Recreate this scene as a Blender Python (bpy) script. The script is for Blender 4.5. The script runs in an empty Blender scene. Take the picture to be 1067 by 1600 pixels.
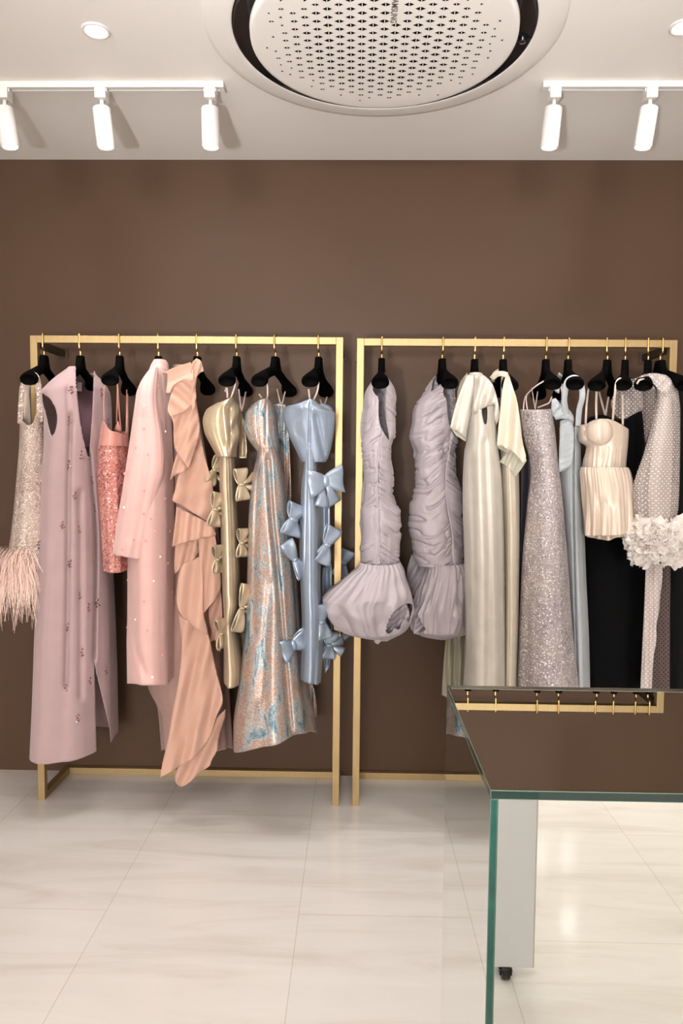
import bpy, bmesh, math, random
import numpy as np
from mathutils import Vector, Matrix
from mathutils.geometry import delaunay_2d_cdt

random.seed(7)
SC = bpy.context.scene
COL = SC.collection
R = math.radians

# ------------------------------------------------------------------ camera
F, ZC = 1130.0, 1.32
YAW, PITCH, ROLL = math.atan(22 / F), math.atan(72 / F), 0.0093
FW = np.array([-math.sin(YAW) * math.cos(PITCH), math.cos(YAW) * math.cos(PITCH), -math.sin(PITCH)])
_r = np.array([math.cos(YAW), math.sin(YAW), 0.0])
_u = np.cross(_r, FW)
RT = _r * math.cos(ROLL) + _u * math.sin(ROLL)
UP = -_r * math.sin(ROLL) + _u * math.cos(ROLL)

cd = bpy.data.cameras.new('camera')
cam = bpy.data.objects.new('camera', cd)
COL.objects.link(cam)
cd.sensor_fit = 'VERTICAL'
cd.sensor_height = 36.0
cd.lens = F / 1600.0 * 36.0
cd.clip_start = 0.02
cam.matrix_world = Matrix(((RT[0], UP[0], -FW[0], 0), (RT[1], UP[1], -FW[1], 0), (RT[2], UP[2], -FW[2], ZC), (0, 0, 0, 1)))
SC.camera = cam


def b_of(px, Y, z):
    a = (px - 533.5) / F
    h = z - ZC
    b = (h * (FW[1] + RT[1] * a) - Y * (FW[2] + RT[2] * a)) / (Y * UP[2] - h * UP[1])
    return a, b


def y_of(px, Y, z):
    return 800 - F * b_of(px, Y, z)[1]


def x_of(px, Y, z):
    a, b = b_of(px, Y, z)
    return Y * (FW[0] + RT[0] * a + UP[0] * b) / (FW[1] + RT[1] * a + UP[1] * b)


def world(px, py, Y):
    a = (np.asarray(px, float) - 533.5) / F
    b = (800 - np.asarray(py, float)) / F
    k = Y / (FW[1] + RT[1] * a + UP[1] * b)
    return np.stack([k * (FW[0] + RT[0] * a + UP[0] * b), np.broadcast_to(Y, np.shape(k)) + 0 * a,
                     ZC + k * (FW[2] + RT[2] * a + UP[2] * b)], -1)


def W(px, py, Y):
    return Vector(world(px, py, Y))


def proj(P):
    d = P - np.array([0, 0, ZC])
    k = d @ FW
    return 533.5 + F * (d @ RT) / k, 800 - F * (d @ UP) / k


# ------------------------------------------------------------------ numeric helpers
def pchip(pts, x):
    p = np.array(sorted(pts), float)
    X, Y = p[:, 0], p[:, 1]
    if len(X) == 1:
        return np.full(np.shape(x), Y[0])
    h = np.diff(X)
    d = np.diff(Y) / h
    m = np.zeros(len(X))
    m[0], m[-1] = d[0], d[-1]
    for i in range(1, len(X) - 1):
        if d[i - 1] * d[i] > 0:
            w1, w2 = 2 * h[i] + h[i - 1], h[i] + 2 * h[i - 1]
            m[i] = (w1 + w2) / (w1 / d[i - 1] + w2 / d[i])
    xc = np.clip(x, X[0], X[-1])
    i = np.clip(np.searchsorted(X, xc, side='right') - 1, 0, len(X) - 2)
    t = (xc - X[i]) / h[i]
    return ((2 * t**3 - 3 * t**2 + 1) * Y[i] + (t**3 - 2 * t**2 + t) * h[i] * m[i]
            + (-2 * t**3 + 3 * t**2) * Y[i + 1] + (t**3 - t**2) * h[i] * m[i + 1])


def sstep(x, a, b):
    t = np.clip((x - a) / (b - a), 0, 1)
    return t * t * (3 - 2 * t)


def _hash(ix, iy, iz):
    n = (ix.astype(np.int64) * 374761393 + iy.astype(np.int64) * 668265263 + iz.astype(np.int64) * 2147483647) & 0x7fffffff
    n = ((n ^ (n >> 13)) * 1274126177) & 0x7fffffff
    n = ((n ^ (n >> 16)) * 668265263) & 0x7fffffff
    return ((n ^ (n >> 15)) & 0xffff) / 65535.0


def noise3(x, y, z):
    x, y, z = np.broadcast_arrays(np.asarray(x, float), np.asarray(y, float), np.asarray(z, float))
    ix, iy, iz = np.floor(x), np.floor(y), np.floor(z)
    fx, fy, fz = x - ix, y - iy, z - iz
    fx, fy, fz = [t * t * (3 - 2 * t) for t in (fx, fy, fz)]
    r = 0
    for dx in (0, 1):
        for dy in (0, 1):
            for dz in (0, 1):
                r = r + (fx if dx else 1 - fx) * (fy if dy else 1 - fy) * (fz if dz else 1 - fz) * _hash(ix + dx, iy + dy, iz + dz)
    return r * 2 - 1


# ------------------------------------------------------------------ materials
def lin(c):
    return tuple(((v / 255) / 12.92 if v / 255 <= 0.04045 else ((v / 255 + 0.055) / 1.055) ** 2.4) for v in c)


def rgba(c, k=1.0):
    return tuple(min(1, v * k) for v in lin(c)) + (1,)


def mat(name):
    m = bpy.data.materials.new(name)
    m.use_nodes = True
    nt = m.node_tree
    return m, nt, nt.nodes['Principled BSDF'], nt.nodes['Material Output']


def plain(name, c, rough=.5, metal=0., k=1., spec=.5, coat=0., sheen=0., emit=None, estr=0.):
    m, nt, p, o = mat(name)
    p.inputs['Base Color'].default_value = rgba(c, k)
    p.inputs['Roughness'].default_value = rough
    p.inputs['Metallic'].default_value = metal
    p.inputs['Specular IOR Level'].default_value = spec
    p.inputs['Coat Weight'].default_value = coat
    p.inputs['Sheen Weight'].default_value = sheen
    if emit:
        p.inputs['Emission Color'].default_value = rgba(emit)
        p.inputs['Emission Strength'].default_value = estr
    return m


def uvmap(nt, sx=1, sy=1, rot=0):
    tc = nt.nodes.new('ShaderNodeTexCoord')
    mp = nt.nodes.new('ShaderNodeMapping')
    mp.inputs['Scale'].default_value = (sx, sy, 1)
    mp.inputs['Rotation'].default_value = (0, 0, rot)
    nt.links.new(tc.outputs['UV'], mp.inputs['Vector'])
    return mp.outputs['Vector']


def objmap(nt, sx=1, sy=1, sz=1):
    tc = nt.nodes.new('ShaderNodeTexCoord')
    mp = nt.nodes.new('ShaderNodeMapping')
    mp.inputs['Scale'].default_value = (sx, sy, sz)
    nt.links.new(tc.outputs['Object'], mp.inputs['Vector'])
    return mp.outputs['Vector']


def tex(nt, kind, vec, **kw):
    n = nt.nodes.new(kind)
    nt.links.new(vec, n.inputs['Vector'])
    for k, v in kw.items():
        if k in n.inputs:
            n.inputs[k].default_value = v
        else:
            setattr(n, k, v)
    return n


def ramp(nt, fac, stops):
    n = nt.nodes.new('ShaderNodeValToRGB')
    e = n.color_ramp.elements
    while len(e) < len(stops):
        e.new(.5)
    for el, (p, c) in zip(e, stops):
        el.position = p
        el.color = c
    nt.links.new(fac, n.inputs['Fac'])
    return n.outputs['Color']


def math_(nt, op, a, b=None):
    n = nt.nodes.new('ShaderNodeMath')
    n.operation = op
    for i, v in enumerate((a, b)):
        if v is None:
            continue
        if isinstance(v, (int, float)):
            n.inputs[i].default_value = v
        else:
            nt.links.new(v, n.inputs[i])
    return n.outputs[0]


def bump(nt, p, h, strength=.3, dist=.002):
    b = nt.nodes.new('ShaderNodeBump')
    b.inputs['Strength'].default_value = strength
    b.inputs['Distance'].default_value = dist
    nt.links.new(h, b.inputs['Height'])
    nt.links.new(b.outputs['Normal'], p.inputs['Normal'])
    return b


def fabric(name, c, rough=.75, sheen=.2, weave=900., wb=.15, metal=0., spec=.3, vary=.06, trans=0., k=1., aniso=0.):
    m, nt, p, o = mat(name)
    v = uvmap(nt)
    n = tex(nt, 'ShaderNodeTexNoise', v, Scale=14., Detail=3.)
    col = ramp(nt, n.outputs['Fac'], [(.3, rgba(c, k * (1 - vary))), (.7, rgba(c, k * (1 + vary)))])
    nt.links.new(col, p.inputs['Base Color'])
    p.inputs['Roughness'].default_value = rough
    p.inputs['Metallic'].default_value = metal
    p.inputs['Sheen Weight'].default_value = sheen
    p.inputs['Specular IOR Level'].default_value = spec
    p.inputs['Anisotropic'].default_value = aniso
    w = tex(nt, 'ShaderNodeTexNoise', v, Scale=weave, Detail=1.)
    bump(nt, p, w.outputs['Fac'], wb, .0006)
    if trans > 0:   # see-through cloth: some light passes straight, some is scattered through
        tr = nt.nodes.new('ShaderNodeBsdfTransparent')
        tl = nt.nodes.new('ShaderNodeBsdfTranslucent')
        nt.links.new(col, tl.inputs['Color'])
        m1 = nt.nodes.new('ShaderNodeMixShader')
        m1.inputs[0].default_value = .3
        m2 = nt.nodes.new('ShaderNodeMixShader')
        m2.inputs[0].default_value = trans
        nt.links.new(p.outputs[0], m1.inputs[1])
        nt.links.new(tl.outputs[0], m1.inputs[2])
        nt.links.new(m1.outputs[0], m2.inputs[1])
        nt.links.new(tr.outputs[0], m2.inputs[2])
        nt.links.new(m2.outputs[0], o.inputs[0])
    return m


def beaded(name, base, bead, scale=180., r=.32, rough=.35, metal=.4, rnd=1., bright=1., base2=None, sparkle=.35, crystals=None):
    """cloth covered in sequins: every Voronoi cell is one sequin with its own tilt"""
    m, nt, p, o = mat(name)
    v = uvmap(nt)
    vo = tex(nt, 'ShaderNodeTexVoronoi', v, Scale=scale, Randomness=rnd)
    n = tex(nt, 'ShaderNodeTexNoise', v, Scale=7., Detail=3.)
    bc = ramp(nt, n.outputs['Fac'], [(.35, rgba(base)), (.65, rgba(base2 or base))])
    mask = math_(nt, 'LESS_THAN', vo.outputs['Distance'], r)
    sp = nt.nodes.new('ShaderNodeSeparateColor')
    nt.links.new(vo.outputs['Color'], sp.inputs[0])
    keep = math_(nt, 'GREATER_THAN', sp.outputs[0], 1 - sparkle)
    mask2 = math_(nt, 'MULTIPLY', mask, keep)
    mx = nt.nodes.new('ShaderNodeMixRGB')
    nt.links.new(mask2, mx.inputs[0])
    nt.links.new(bc, mx.inputs[1])
    mx.inputs[2].default_value = rgba(bead, bright)
    if crystals:      # a sparse second layer of larger round crystals
        v2 = tex(nt, 'ShaderNodeTexVoronoi', v, Scale=crystals, Randomness=.7)
        m3 = math_(nt, 'LESS_THAN', v2.outputs['Distance'], .23)
        mx2 = nt.nodes.new('ShaderNodeMixRGB')
        nt.links.new(m3, mx2.inputs[0])
        nt.links.new(mx.outputs[0], mx2.inputs[1])
        mx2.inputs[2].default_value = rgba(bead, bright)
        mx = mx2
    nt.links.new(mx.outputs[0], p.inputs['Base Color'])
    rg = nt.nodes.new('ShaderNodeMapRange')
    rg.inputs['To Min'].default_value = .7
    rg.inputs['To Max'].default_value = rough
    nt.links.new(mask, rg.inputs[0])
    nt.links.new(rg.outputs[0], p.inputs['Roughness'])
    mt = math_(nt, 'MULTIPLY', mask, metal)
    nt.links.new(mt, p.inputs['Metallic'])
    # tilt every sequin its own way
    geo = nt.nodes.new('ShaderNodeNewGeometry')
    sub = nt.nodes.new('ShaderNodeVectorMath')
    sub.operation = 'SUBTRACT'
    nt.links.new(vo.outputs['Color'], sub.inputs[0])
    sub.inputs[1].default_value = (.5, .5, .5)
    sc = nt.nodes.new('ShaderNodeVectorMath')
    sc.operation = 'SCALE'
    nt.links.new(sub.outputs[0], sc.inputs[0])
    sc.inputs['Scale'].default_value = .9
    ad = nt.nodes.new('ShaderNodeVectorMath')
    nt.links.new(geo.outputs['Normal'], ad.inputs[0])
    nt.links.new(sc.outputs[0], ad.inputs[1])
    nm = nt.nodes.new('ShaderNodeVectorMath')
    nm.operation = 'NORMALIZE'
    nt.links.new(ad.outputs[0], nm.inputs[0])
    nt.links.new(nm.outputs[0], p.inputs['Normal'])
    return m


def dotted(name, c, dotc, alpha=.35, pitch=.0105, r=.24, dot_alpha=.95):
    m, nt, p, o = mat(name)
    v = uvmap(nt, 1 / pitch, 1 / pitch, R(45))
    vo = tex(nt, 'ShaderNodeTexVoronoi', v, Scale=1., Randomness=.12)
    mask = math_(nt, 'LESS_THAN', vo.outputs['Distance'], r)
    mx = nt.nodes.new('ShaderNodeMixRGB')
    nt.links.new(mask, mx.inputs[0])
    mx.inputs[1].default_value = rgba(c)
    mx.inputs[2].default_value = rgba(dotc)
    nt.links.new(mx.outputs[0], p.inputs['Base Color'])
    p.inputs['Roughness'].default_value = .8
    p.inputs['Specular IOR Level'].default_value = .2
    net = tex(nt, 'ShaderNodeTexNoise', v, Scale=9., Detail=1.)
    al = nt.nodes.new('ShaderNodeMapRange')
    al.inputs['To Min'].default_value = alpha - .08
    al.inputs['To Max'].default_value = alpha + .08
    nt.links.new(net.outputs['Fac'], al.inputs[0])
    a2 = math_(nt, 'MAXIMUM', al.outputs[0], math_(nt, 'MULTIPLY', mask, dot_alpha))
    nt.links.new(a2, p.inputs['Alpha'])
    return m


# ------------------------------------------------------------------ objects
def link(o, parent=None):
    COL.objects.link(o)
    if parent is not None:
        o.parent = parent
    return o


def tag(o, label=None, cat=None, group=None, kind=None):
    if label:
        o['label'] = label
    if cat:
        o['category'] = cat
    if group:
        o['group'] = group
    if kind:
        o['kind'] = kind
    return o


def thing(name, label, cat, loc=(0, 0, 0), rotz=0., group=None):
    o = bpy.data.objects.new(name, None)
    o.empty_display_size = .05
    o.location = loc
    o.rotation_euler = (0, 0, rotz)
    link(o)
    return tag(o, label, cat, group)


def mesh_obj(name, V, Fc, material, parent=None, smooth=True, uv=None, thick=0., off=0., sub=0):
    """V are world points; the object hangs under parent with its origin at the parent's"""
    V = np.asarray(V, float).reshape(-1, 3)
    if parent is not None:
        L = np.array(parent.location)
        V = V - L
        rz = parent.rotation_euler[2]
        if abs(rz) > 1e-9:
            c, s = math.cos(-rz), math.sin(-rz)
            V = V @ np.array([[c, s, 0], [-s, c, 0], [0, 0, 1]])
    me = bpy.data.meshes.new(name)
    me.from_pydata([tuple(v) for v in V], [], [tuple(int(i) for i in f) for f in Fc])
    ms = material if isinstance(material, (list, tuple)) else [material]
    for m in ms:
        me.materials.append(m)
    if uv is not None:
        ul = me.uv_layers.new(name='UVMap')
        idx = np.zeros(len(me.loops), dtype=np.int32)
        me.loops.foreach_get('vertex_index', idx)
        if isinstance(uv, tuple):      # per-loop
            ul.data.foreach_set('uv', np.asarray(uv[0], np.float32).ravel())
        else:
            ul.data.foreach_set('uv', np.asarray(uv, np.float32)[idx].ravel())
    if smooth:
        me.polygons.foreach_set('use_smooth', np.ones(len(me.polygons), dtype=bool))
    me.update()
    o = bpy.data.objects.new(name, me)
    link(o, parent)
    if thick:
        s = o.modifiers.new('thick', 'SOLIDIFY')
        s.thickness = thick
        s.offset = off
    if sub:
        s = o.modifiers.new('sub', 'SUBSURF')
        s.levels = s.render_levels = sub
    return o


class MB:
    """collects shapes into one mesh"""
    def __init__(self):
        self.bm = bmesh.new()

    def box(self, lo, hi, bevel=0., mi=0):
        lo, hi = Vector(lo), Vector(hi)
        r = bmesh.ops.create_cube(self.bm, size=1.)
        vs = r['verts']
        for v in vs:
            v.co = Vector([lo[i] + (v.co[i] + .5) * (hi[i] - lo[i]) for i in range(3)])
        fs = {f for v in vs for f in v.link_faces}
        for f in fs:
            f.material_index = mi
        if bevel:
            es = list({e for v in vs for e in v.link_edges})
            bmesh.ops.bevel(self.bm, geom=es, offset=bevel, segments=2, affect='EDGES', profile=.5, material=mi)
        return self

    def cone(self, p0, p1, r0, r1=None, seg=24, caps=True, mi=0):
        p0, p1 = Vector(p0), Vector(p1)
        r1 = r0 if r1 is None else r1
        d = (p1 - p0)
        q = d.to_track_quat('Z', 'Y').to_matrix()
        rings = []
        for p, r in ((p0, r0), (p1, r1)):
            rings.append([self.bm.verts.new(p + q @ Vector((r * math.cos(2 * math.pi * i / seg), r * math.sin(2 * math.pi * i / seg), 0))) for i in range(seg)])
        for i in range(seg):
            f = self.bm.faces.new((rings[0][i], rings[0][(i + 1) % seg], rings[1][(i + 1) % seg], rings[1][i]))
            f.smooth = True
            f.material_index = mi
        if caps:
            f = self.bm.faces.new(list(reversed(rings[0]))); f.material_index = mi
            f = self.bm.faces.new(rings[1]); f.material_index = mi
        return self

    def lathe(self, prof, c=(0, 0), seg=96, mi=0, closed=False, smooth=True):
        n = len(prof)
        rg = [[self.bm.verts.new((c[0] + r * math.cos(2 * math.pi * i / seg), c[1] + r * math.sin(2 * math.pi * i / seg), z)) for i in range(seg)] for r, z in prof]
        for j in range(n if closed else n - 1):
            a, b = rg[j], rg[(j + 1) % n]
            for i in range(seg):
                f = self.bm.faces.new((a[i], a[(i + 1) % seg], b[(i + 1) % seg], b[i]))
                f.smooth = smooth
                f.material_index = mi
        return self

    def tube(self, pts, r, seg=8, caps=True, mi=0, flat=1.):
        P = [Vector(p) for p in pts]
        n = len(P)
        rr = r if isinstance(r, (list, tuple)) else [r] * n
        up = Vector((0.12, -1, .07)).normalized()
        rings = []
        for i in range(n):
            t = (P[min(i + 1, n - 1)] - P[max(i - 1, 0)]).normalized()
            s = t.cross(up)
            if s.length < .05:
                s = t.cross(Vector((1, 0, 0)))
            s.normalize()
            w = s.cross(t).normalized()
            rings.append([self.bm.verts.new(P[i] + rr[i] * (s * math.cos(2 * math.pi * k / seg) + w * flat * math.sin(2 * math.pi * k / seg))) for k in range(seg)])
        for a, b in zip(rings, rings[1:]):
            for k in range(seg):
                f = self.bm.faces.new((a[k], a[(k + 1) % seg], b[(k + 1) % seg], b[k]))
                f.smooth = True
                f.material_index = mi
        if caps:
            f = self.bm.faces.new(list(reversed(rings[0]))); f.material_index = mi
            f = self.bm.faces.new(rings[-1]); f.material_index = mi
        return self

    def xform(self, M):
        bmesh.ops.transform(self.bm, matrix=M, verts=self.bm.verts)
        return self

    def build(self, name, material, parent=None, world_space=True, uvscale=None):
        bmesh.ops.recalc_face_normals(self.bm, faces=self.bm.faces)
        if parent is not None and world_space:
            M = (Matrix.Translation(parent.location) @ Matrix.Rotation(parent.rotation_euler[2], 4, 'Z')).inverted()
            bmesh.ops.transform(self.bm, matrix=M, verts=self.bm.verts)
        me = bpy.data.meshes.new(name)
        self.bm.to_mesh(me)
        self.bm.free()
        ms = material if isinstance(material, (list, tuple)) else [material]
        for m in ms:
            me.materials.append(m)
        ul = me.uv_layers.new(name='UVMap')
        co = np.zeros(len(me.vertices) * 3)
        me.vertices.foreach_get('co', co)
        co = co.reshape(-1, 3)
        idx = np.zeros(len(me.loops), dtype=np.int32)
        me.loops.foreach_get('vertex_index', idx)
        ul.data.foreach_set('uv', np.stack([co[:, 0] + co[:, 1], co[:, 2]], -1)[idx].astype(np.float32).ravel())
        o = bpy.data.objects.new(name, me)
        return link(o, parent)


def smooth_path(pts, n=8):
    P = [Vector(p) for p in pts]
    out = []
    for i in range(len(P) - 1):
        p0, p1, p2, p3 = P[max(i - 1, 0)], P[i], P[i + 1], P[min(i + 2, len(P) - 1)]
        for k in range(n):
            t = k / n
            out.append(.5 * ((2 * p1) + (-p0 + p2) * t + (2 * p0 - 5 * p1 + 4 * p2 - p3) * t * t + (-p0 + 3 * p1 - 3 * p2 + p3) * t**3))
    out.append(P[-1])
    return out


def strap(parent, pts, w, material, name='strap', th=.0012, n=6, flat=None):
    """a band of cloth through points (px, py, depth); w = half width in metres"""
    mb = MB()
    mb.tube(smooth_path([W(*p) for p in pts], n), w, seg=10, flat=(th / w) if flat is None else flat)
    return mb.build(name, material, parent)


# ------------------------------------------------------------------ hollow cloth bodies
def seg_nearest(PX, PY, poly):
    P = np.array(poly, float)
    Q = np.roll(P, -1, axis=0)
    best = np.full(PX.shape, 1e9)
    bx, by = PX.copy(), PY.copy()
    inside = np.zeros(PX.shape, bool)
    for (x0, y0), (x1, y1) in zip(P, Q):
        dx, dy = x1 - x0, y1 - y0
        t = np.clip(((PX - x0) * dx + (PY - y0) * dy) / (dx * dx + dy * dy + 1e-12), 0, 1)
        qx, qy = x0 + t * dx, y0 + t * dy
        d = np.hypot(PX - qx, PY - qy)
        k = d < best
        best = np.where(k, d, best)
        bx = np.where(k, qx, bx)
        by = np.where(k, qy, by)
        c = ((y0 > PY) != (y1 > PY)) & (PX < (x1 - x0) * (PY - y0) / (y1 - y0 + 1e-12) + x0)
        inside ^= c
    return inside, best, bx, by


def chaikin(poly, n=2):
    P = [tuple(p) for p in poly]
    for _ in range(n):
        Q = []
        for a, b in zip(P, P[1:] + P[:1]):
            Q += [(a[0] * .75 + b[0] * .25, a[1] * .75 + b[1] * .25), (a[0] * .25 + b[0] * .75, a[1] * .25 + b[1] * .75)]
        P = Q
    return P


def soften(poly):
    """rounds the gentle bends of an outline and keeps its sharp points"""
    Q = []
    n = len(poly)
    for i in range(n):
        a, b, c = poly[i - 1], poly[i], poly[(i + 1) % n]
        u, v = (b[0] - a[0], b[1] - a[1]), (c[0] - b[0], c[1] - b[1])
        t = math.acos(max(-1, min(1, (u[0] * v[0] + u[1] * v[1]) / (math.hypot(*u) * math.hypot(*v) + 1e-9))))
        if t > R(62):
            Q.append(b)
        else:
            Q += [(b[0] * .75 + a[0] * .25, b[1] * .75 + a[1] * .25), (b[0] * .75 + c[0] * .25, b[1] * .75 + c[1] * .25)]
    return Q


def loft(name, parent, material, L, Rr, ytop, ybot, Yc=2.75, a=.15, sd=0., nphi=144, nz=150, folds=(), creases=(),
         relief=None, cuts=(), topline=None, hem=None, thick=.0014, power=1., backcuts=(), wave=1.):
    """a hollow garment body. L/Rr: (image row, image column) of its two silhouettes; a: half depth in metres;
    sd: how far its section is turned (right edge back when > 0)"""
    phi = np.linspace(0, 2 * math.pi, nphi, endpoint=False)
    wseed = (sum(map(ord, name)) + 31 * len(bpy.data.objects)) % 97
    C1, S1 = np.cos(phi), np.sin(phi)
    if power != 1.:
        C1 = np.sign(C1) * np.abs(C1)**power
        S1 = np.sign(S1) * np.abs(S1)**power
    v = np.linspace(0, 1, nz + 1)
    L = [tuple(p) for p in L]
    Rr = [tuple(p) for p in Rr]
    cxm = .5 * (np.mean([p[1] for p in L]) + np.mean([p[1] for p in Rr]))

    def z_of(py, px, Y):
        return world(px, py, Y)[..., 2]
    at = a if isinstance(a, (list, tuple)) else [(ytop if np.isscalar(ytop) else 600, a)]

    def depth(ym):
        return pchip(at, ym)
    cdx = math.sqrt(max(0, 1 - sd * sd))
    yo = (sd * C1 - cdx * S1)

    def edge(scalar, line):
        if line is None:
            return np.full(nphi, float(z_of(scalar, cxm, Yc)))
        ym = np.mean([p[1] for p in line])
        Yp = Yc + depth(ym) * yo
        xl, xr = pchip(L, ym), pchip(Rr, ym)
        px = (xl + xr) / 2 + (xr - xl) / 2 * C1
        yy = pchip(line, px)
        return z_of(yy, px, Yp)
    zt = edge(ytop, topline)
    zb = edge(ybot, hem)
    if topline is not None:
        zback = float(z_of(ytop, cxm, Yc))
        zt = np.where(S1 > -.02, zt, zt * sstep(S1, -.5, 0) + zback * (1 - sstep(S1, -.5, 0)))
    if hem is not None:
        zback = float(z_of(ybot, cxm, Yc))
        zb = np.where(S1 > -.02, zb, zb * sstep(S1, -.5, 0) + zback * (1 - sstep(S1, -.5, 0)))
    Z = zt[None, :] * (1 - v[:, None]) + zb[None, :] * v[:, None]
    ym = y_of(cxm, Yc, Z)
    A = depth(ym)
    YL, YR = Yc - A * sd, Yc + A * sd
    xl = pchip(L, y_of(pchip(L, ym), YL, Z))
    xr = pchip(Rr, y_of(pchip(Rr, ym), YR, Z))
    c, w = (xl + xr) / 2, (xr - xl) / 2
    PX = c + w * C1[None, :]
    Y = Yc + A * yo[None, :]
    PH = np.broadcast_to(phi[None, :], Z.shape)
    VV = np.broadcast_to(v[:, None], Z.shape)
    S = np.broadcast_to(np.sin(phi)[None, :], Z.shape)
    Cc = np.broadcast_to(np.cos(phi)[None, :], Z.shape)
    d = wave * (.0045 * noise3(Cc * 2.6 + wseed, S * 2.6, Z * 1.7 + wseed) * (.25 + .75 * VV) + .0016 * noise3(Cc * 6 + wseed, S * 6, Z * 4.))
    for (n, a0, a1, ph, dr) in folds:
        amp = a0 + (a1 - a0) * VV
        t = np.cos(n * PH + ph + dr * VV)
        d = d + amp * (t * .75 + .25 * np.cos(2 * (n * PH + ph + dr * VV)))
    if relief is not None:
        d = d + relief(PH, Z, PX, ym, VV)
    PX = PX + Cc * d * F / Y * .6
    Y = Y - S * d
    PY = y_of(PX, Y, Z)
    front = sstep(S, 0., .25)
    for (line, dep, wid) in creases:
        cx = pchip(line, PY)
        lo, hi = min(p[0] for p in line), max(p[0] for p in line)
        m = sstep(PY, lo - 2, lo + 14) * (1 - sstep(PY, hi - 14, hi + 2))
        Y = Y + front * m * dep * np.exp(-((PX - cx) / wid)**2)
    X = x_of(PX, Y, Z)
    P = np.stack([X, Y, Z], -1)
    nr = nz + 1
    kill = np.zeros(Z.shape, bool)
    ok = np.ones((nz, nphi), bool)
    for cl, fr in ((cuts, True), (backcuts, False)):
        for poly in cl:
            sx, sy = proj(P)
            side = (S > -.05) if fr else (S < .05)
            ins, dist, bx, by = seg_nearest(sx, sy, poly)
            near = side & (dist < 1.0)
            Pn = world(bx, by, P[..., 1])
            P = np.where(near[..., None], Pn, P)
            sx, sy = proj(P)
            q = [(0, 0), (0, 1), (1, 0), (1, 1)]
            fx = sum(np.roll(sx, -j, 1)[i:nr - 1 + i] for i, j in q) / 4
            fy = sum(np.roll(sy, -j, 1)[i:nr - 1 + i] for i, j in q) / 4
            fsd = sum(np.roll(side.astype(float), -j, 1)[i:nr - 1 + i] for i, j in q) > 3.5
            fi, _, _, _ = seg_nearest(fx, fy, poly)
            ok &= ~(fi & fsd)
    j = np.arange(nphi)
    faces = []
    for i in range(nz):
        a0 = i * nphi + j
        b0 = i * nphi + (j + 1) % nphi
        fs = np.stack([a0, b0, b0 + nphi, a0 + nphi], 1)[ok[i]]
        faces.append(fs)
    faces = np.concatenate(faces)
    # UV in metres: around at the middle ring, and height
    ring = P[nz // 2]
    per = np.concatenate([[0], np.cumsum(np.linalg.norm(np.roll(ring, -1, 0) - ring, axis=1))])
    per = per[:nphi]
    uv = np.stack([np.broadcast_to(per[None, :], Z.shape), Z], -1).reshape(-1, 2)
    used = np.unique(faces)
    remap = np.full(nr * nphi, -1)
    remap[used] = np.arange(len(used))
    return mesh_obj(name, P.reshape(-1, 3)[used], remap[faces], material, parent, uv=uv[used], thick=thick)


def panel(name, parent, material, poly, Y0, grad=(0., 0.), folds=(), bulge=0., relief=None, step=2.6, round_=1, thick=.0012, org=None, wave=1.):
    """a hanging piece of cloth cut to an outline, with its own depth, folds and thickness"""
    for _ in range(round_):
        poly = soften(poly)
    P = np.array(poly, float)
    n = len(P)
    x0, y0 = P.min(0)
    x1, y1 = P.max(0)
    gx, gy = np.meshgrid(np.arange(x0 + step / 2, x1, step), np.arange(y0 + step / 2, y1, step))
    gx = gx + (np.arange(gx.shape[0]) % 2)[:, None] * step * .5
    ins, dist, _, _ = seg_nearest(gx, gy, P)
    k = ins & (dist > step * .45)
    pts = [Vector((float(a), float(b))) for a, b in P] + [Vector((float(a), float(b))) for a, b in zip(gx[k], gy[k])]
    res = delaunay_2d_cdt(pts, [(i, (i + 1) % n) for i in range(n)], [list(range(n))], 1, 1e-4)
    V2 = np.array([tuple(q) for q in res[0]])
    fc = [f for f in res[2]]
    px, py = V2[:, 0], V2[:, 1]
    ox, oy = org if org else ((x0 + x1) / 2, (y0 + y1) / 2)
    Y = Y0 + grad[0] * (px - ox) + grad[1] * (py - oy)
    for (ang, lam, amp, ph) in folds:
        s = (px - ox) * math.cos(ang) + (py - oy) * math.sin(ang)
        Y = Y + amp * np.cos(2 * math.pi * s / lam + ph)
    Y = Y + wave * .003 * noise3(px * .06, py * .035, Y0 * 40)
    if bulge:
        _, dd, _, _ = seg_nearest(px, py, P)
        Y = Y - bulge * np.sqrt(np.clip(dd / (.5 * min(x1 - x0, y1 - y0)), 0, 1))
    if relief is not None:
        Y = Y + relief(px, py)
    Q = world(px, py, Y)
    uv = np.stack([px * Y0 / F, -py * Y0 / F], -1)
    # face the camera
    fl = []
    for f in fc:
        a, b, c = V2[f[0]], V2[f[1]], V2[f[2]]
        cr = (b[0] - a[0]) * (c[1] - a[1]) - (b[1] - a[1]) * (c[0] - a[0])
        fl.append(tuple(f) if cr < 0 else tuple(reversed(f)))
    return mesh_obj(name, Q, fl, material, parent, uv=uv, thick=thick)


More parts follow.
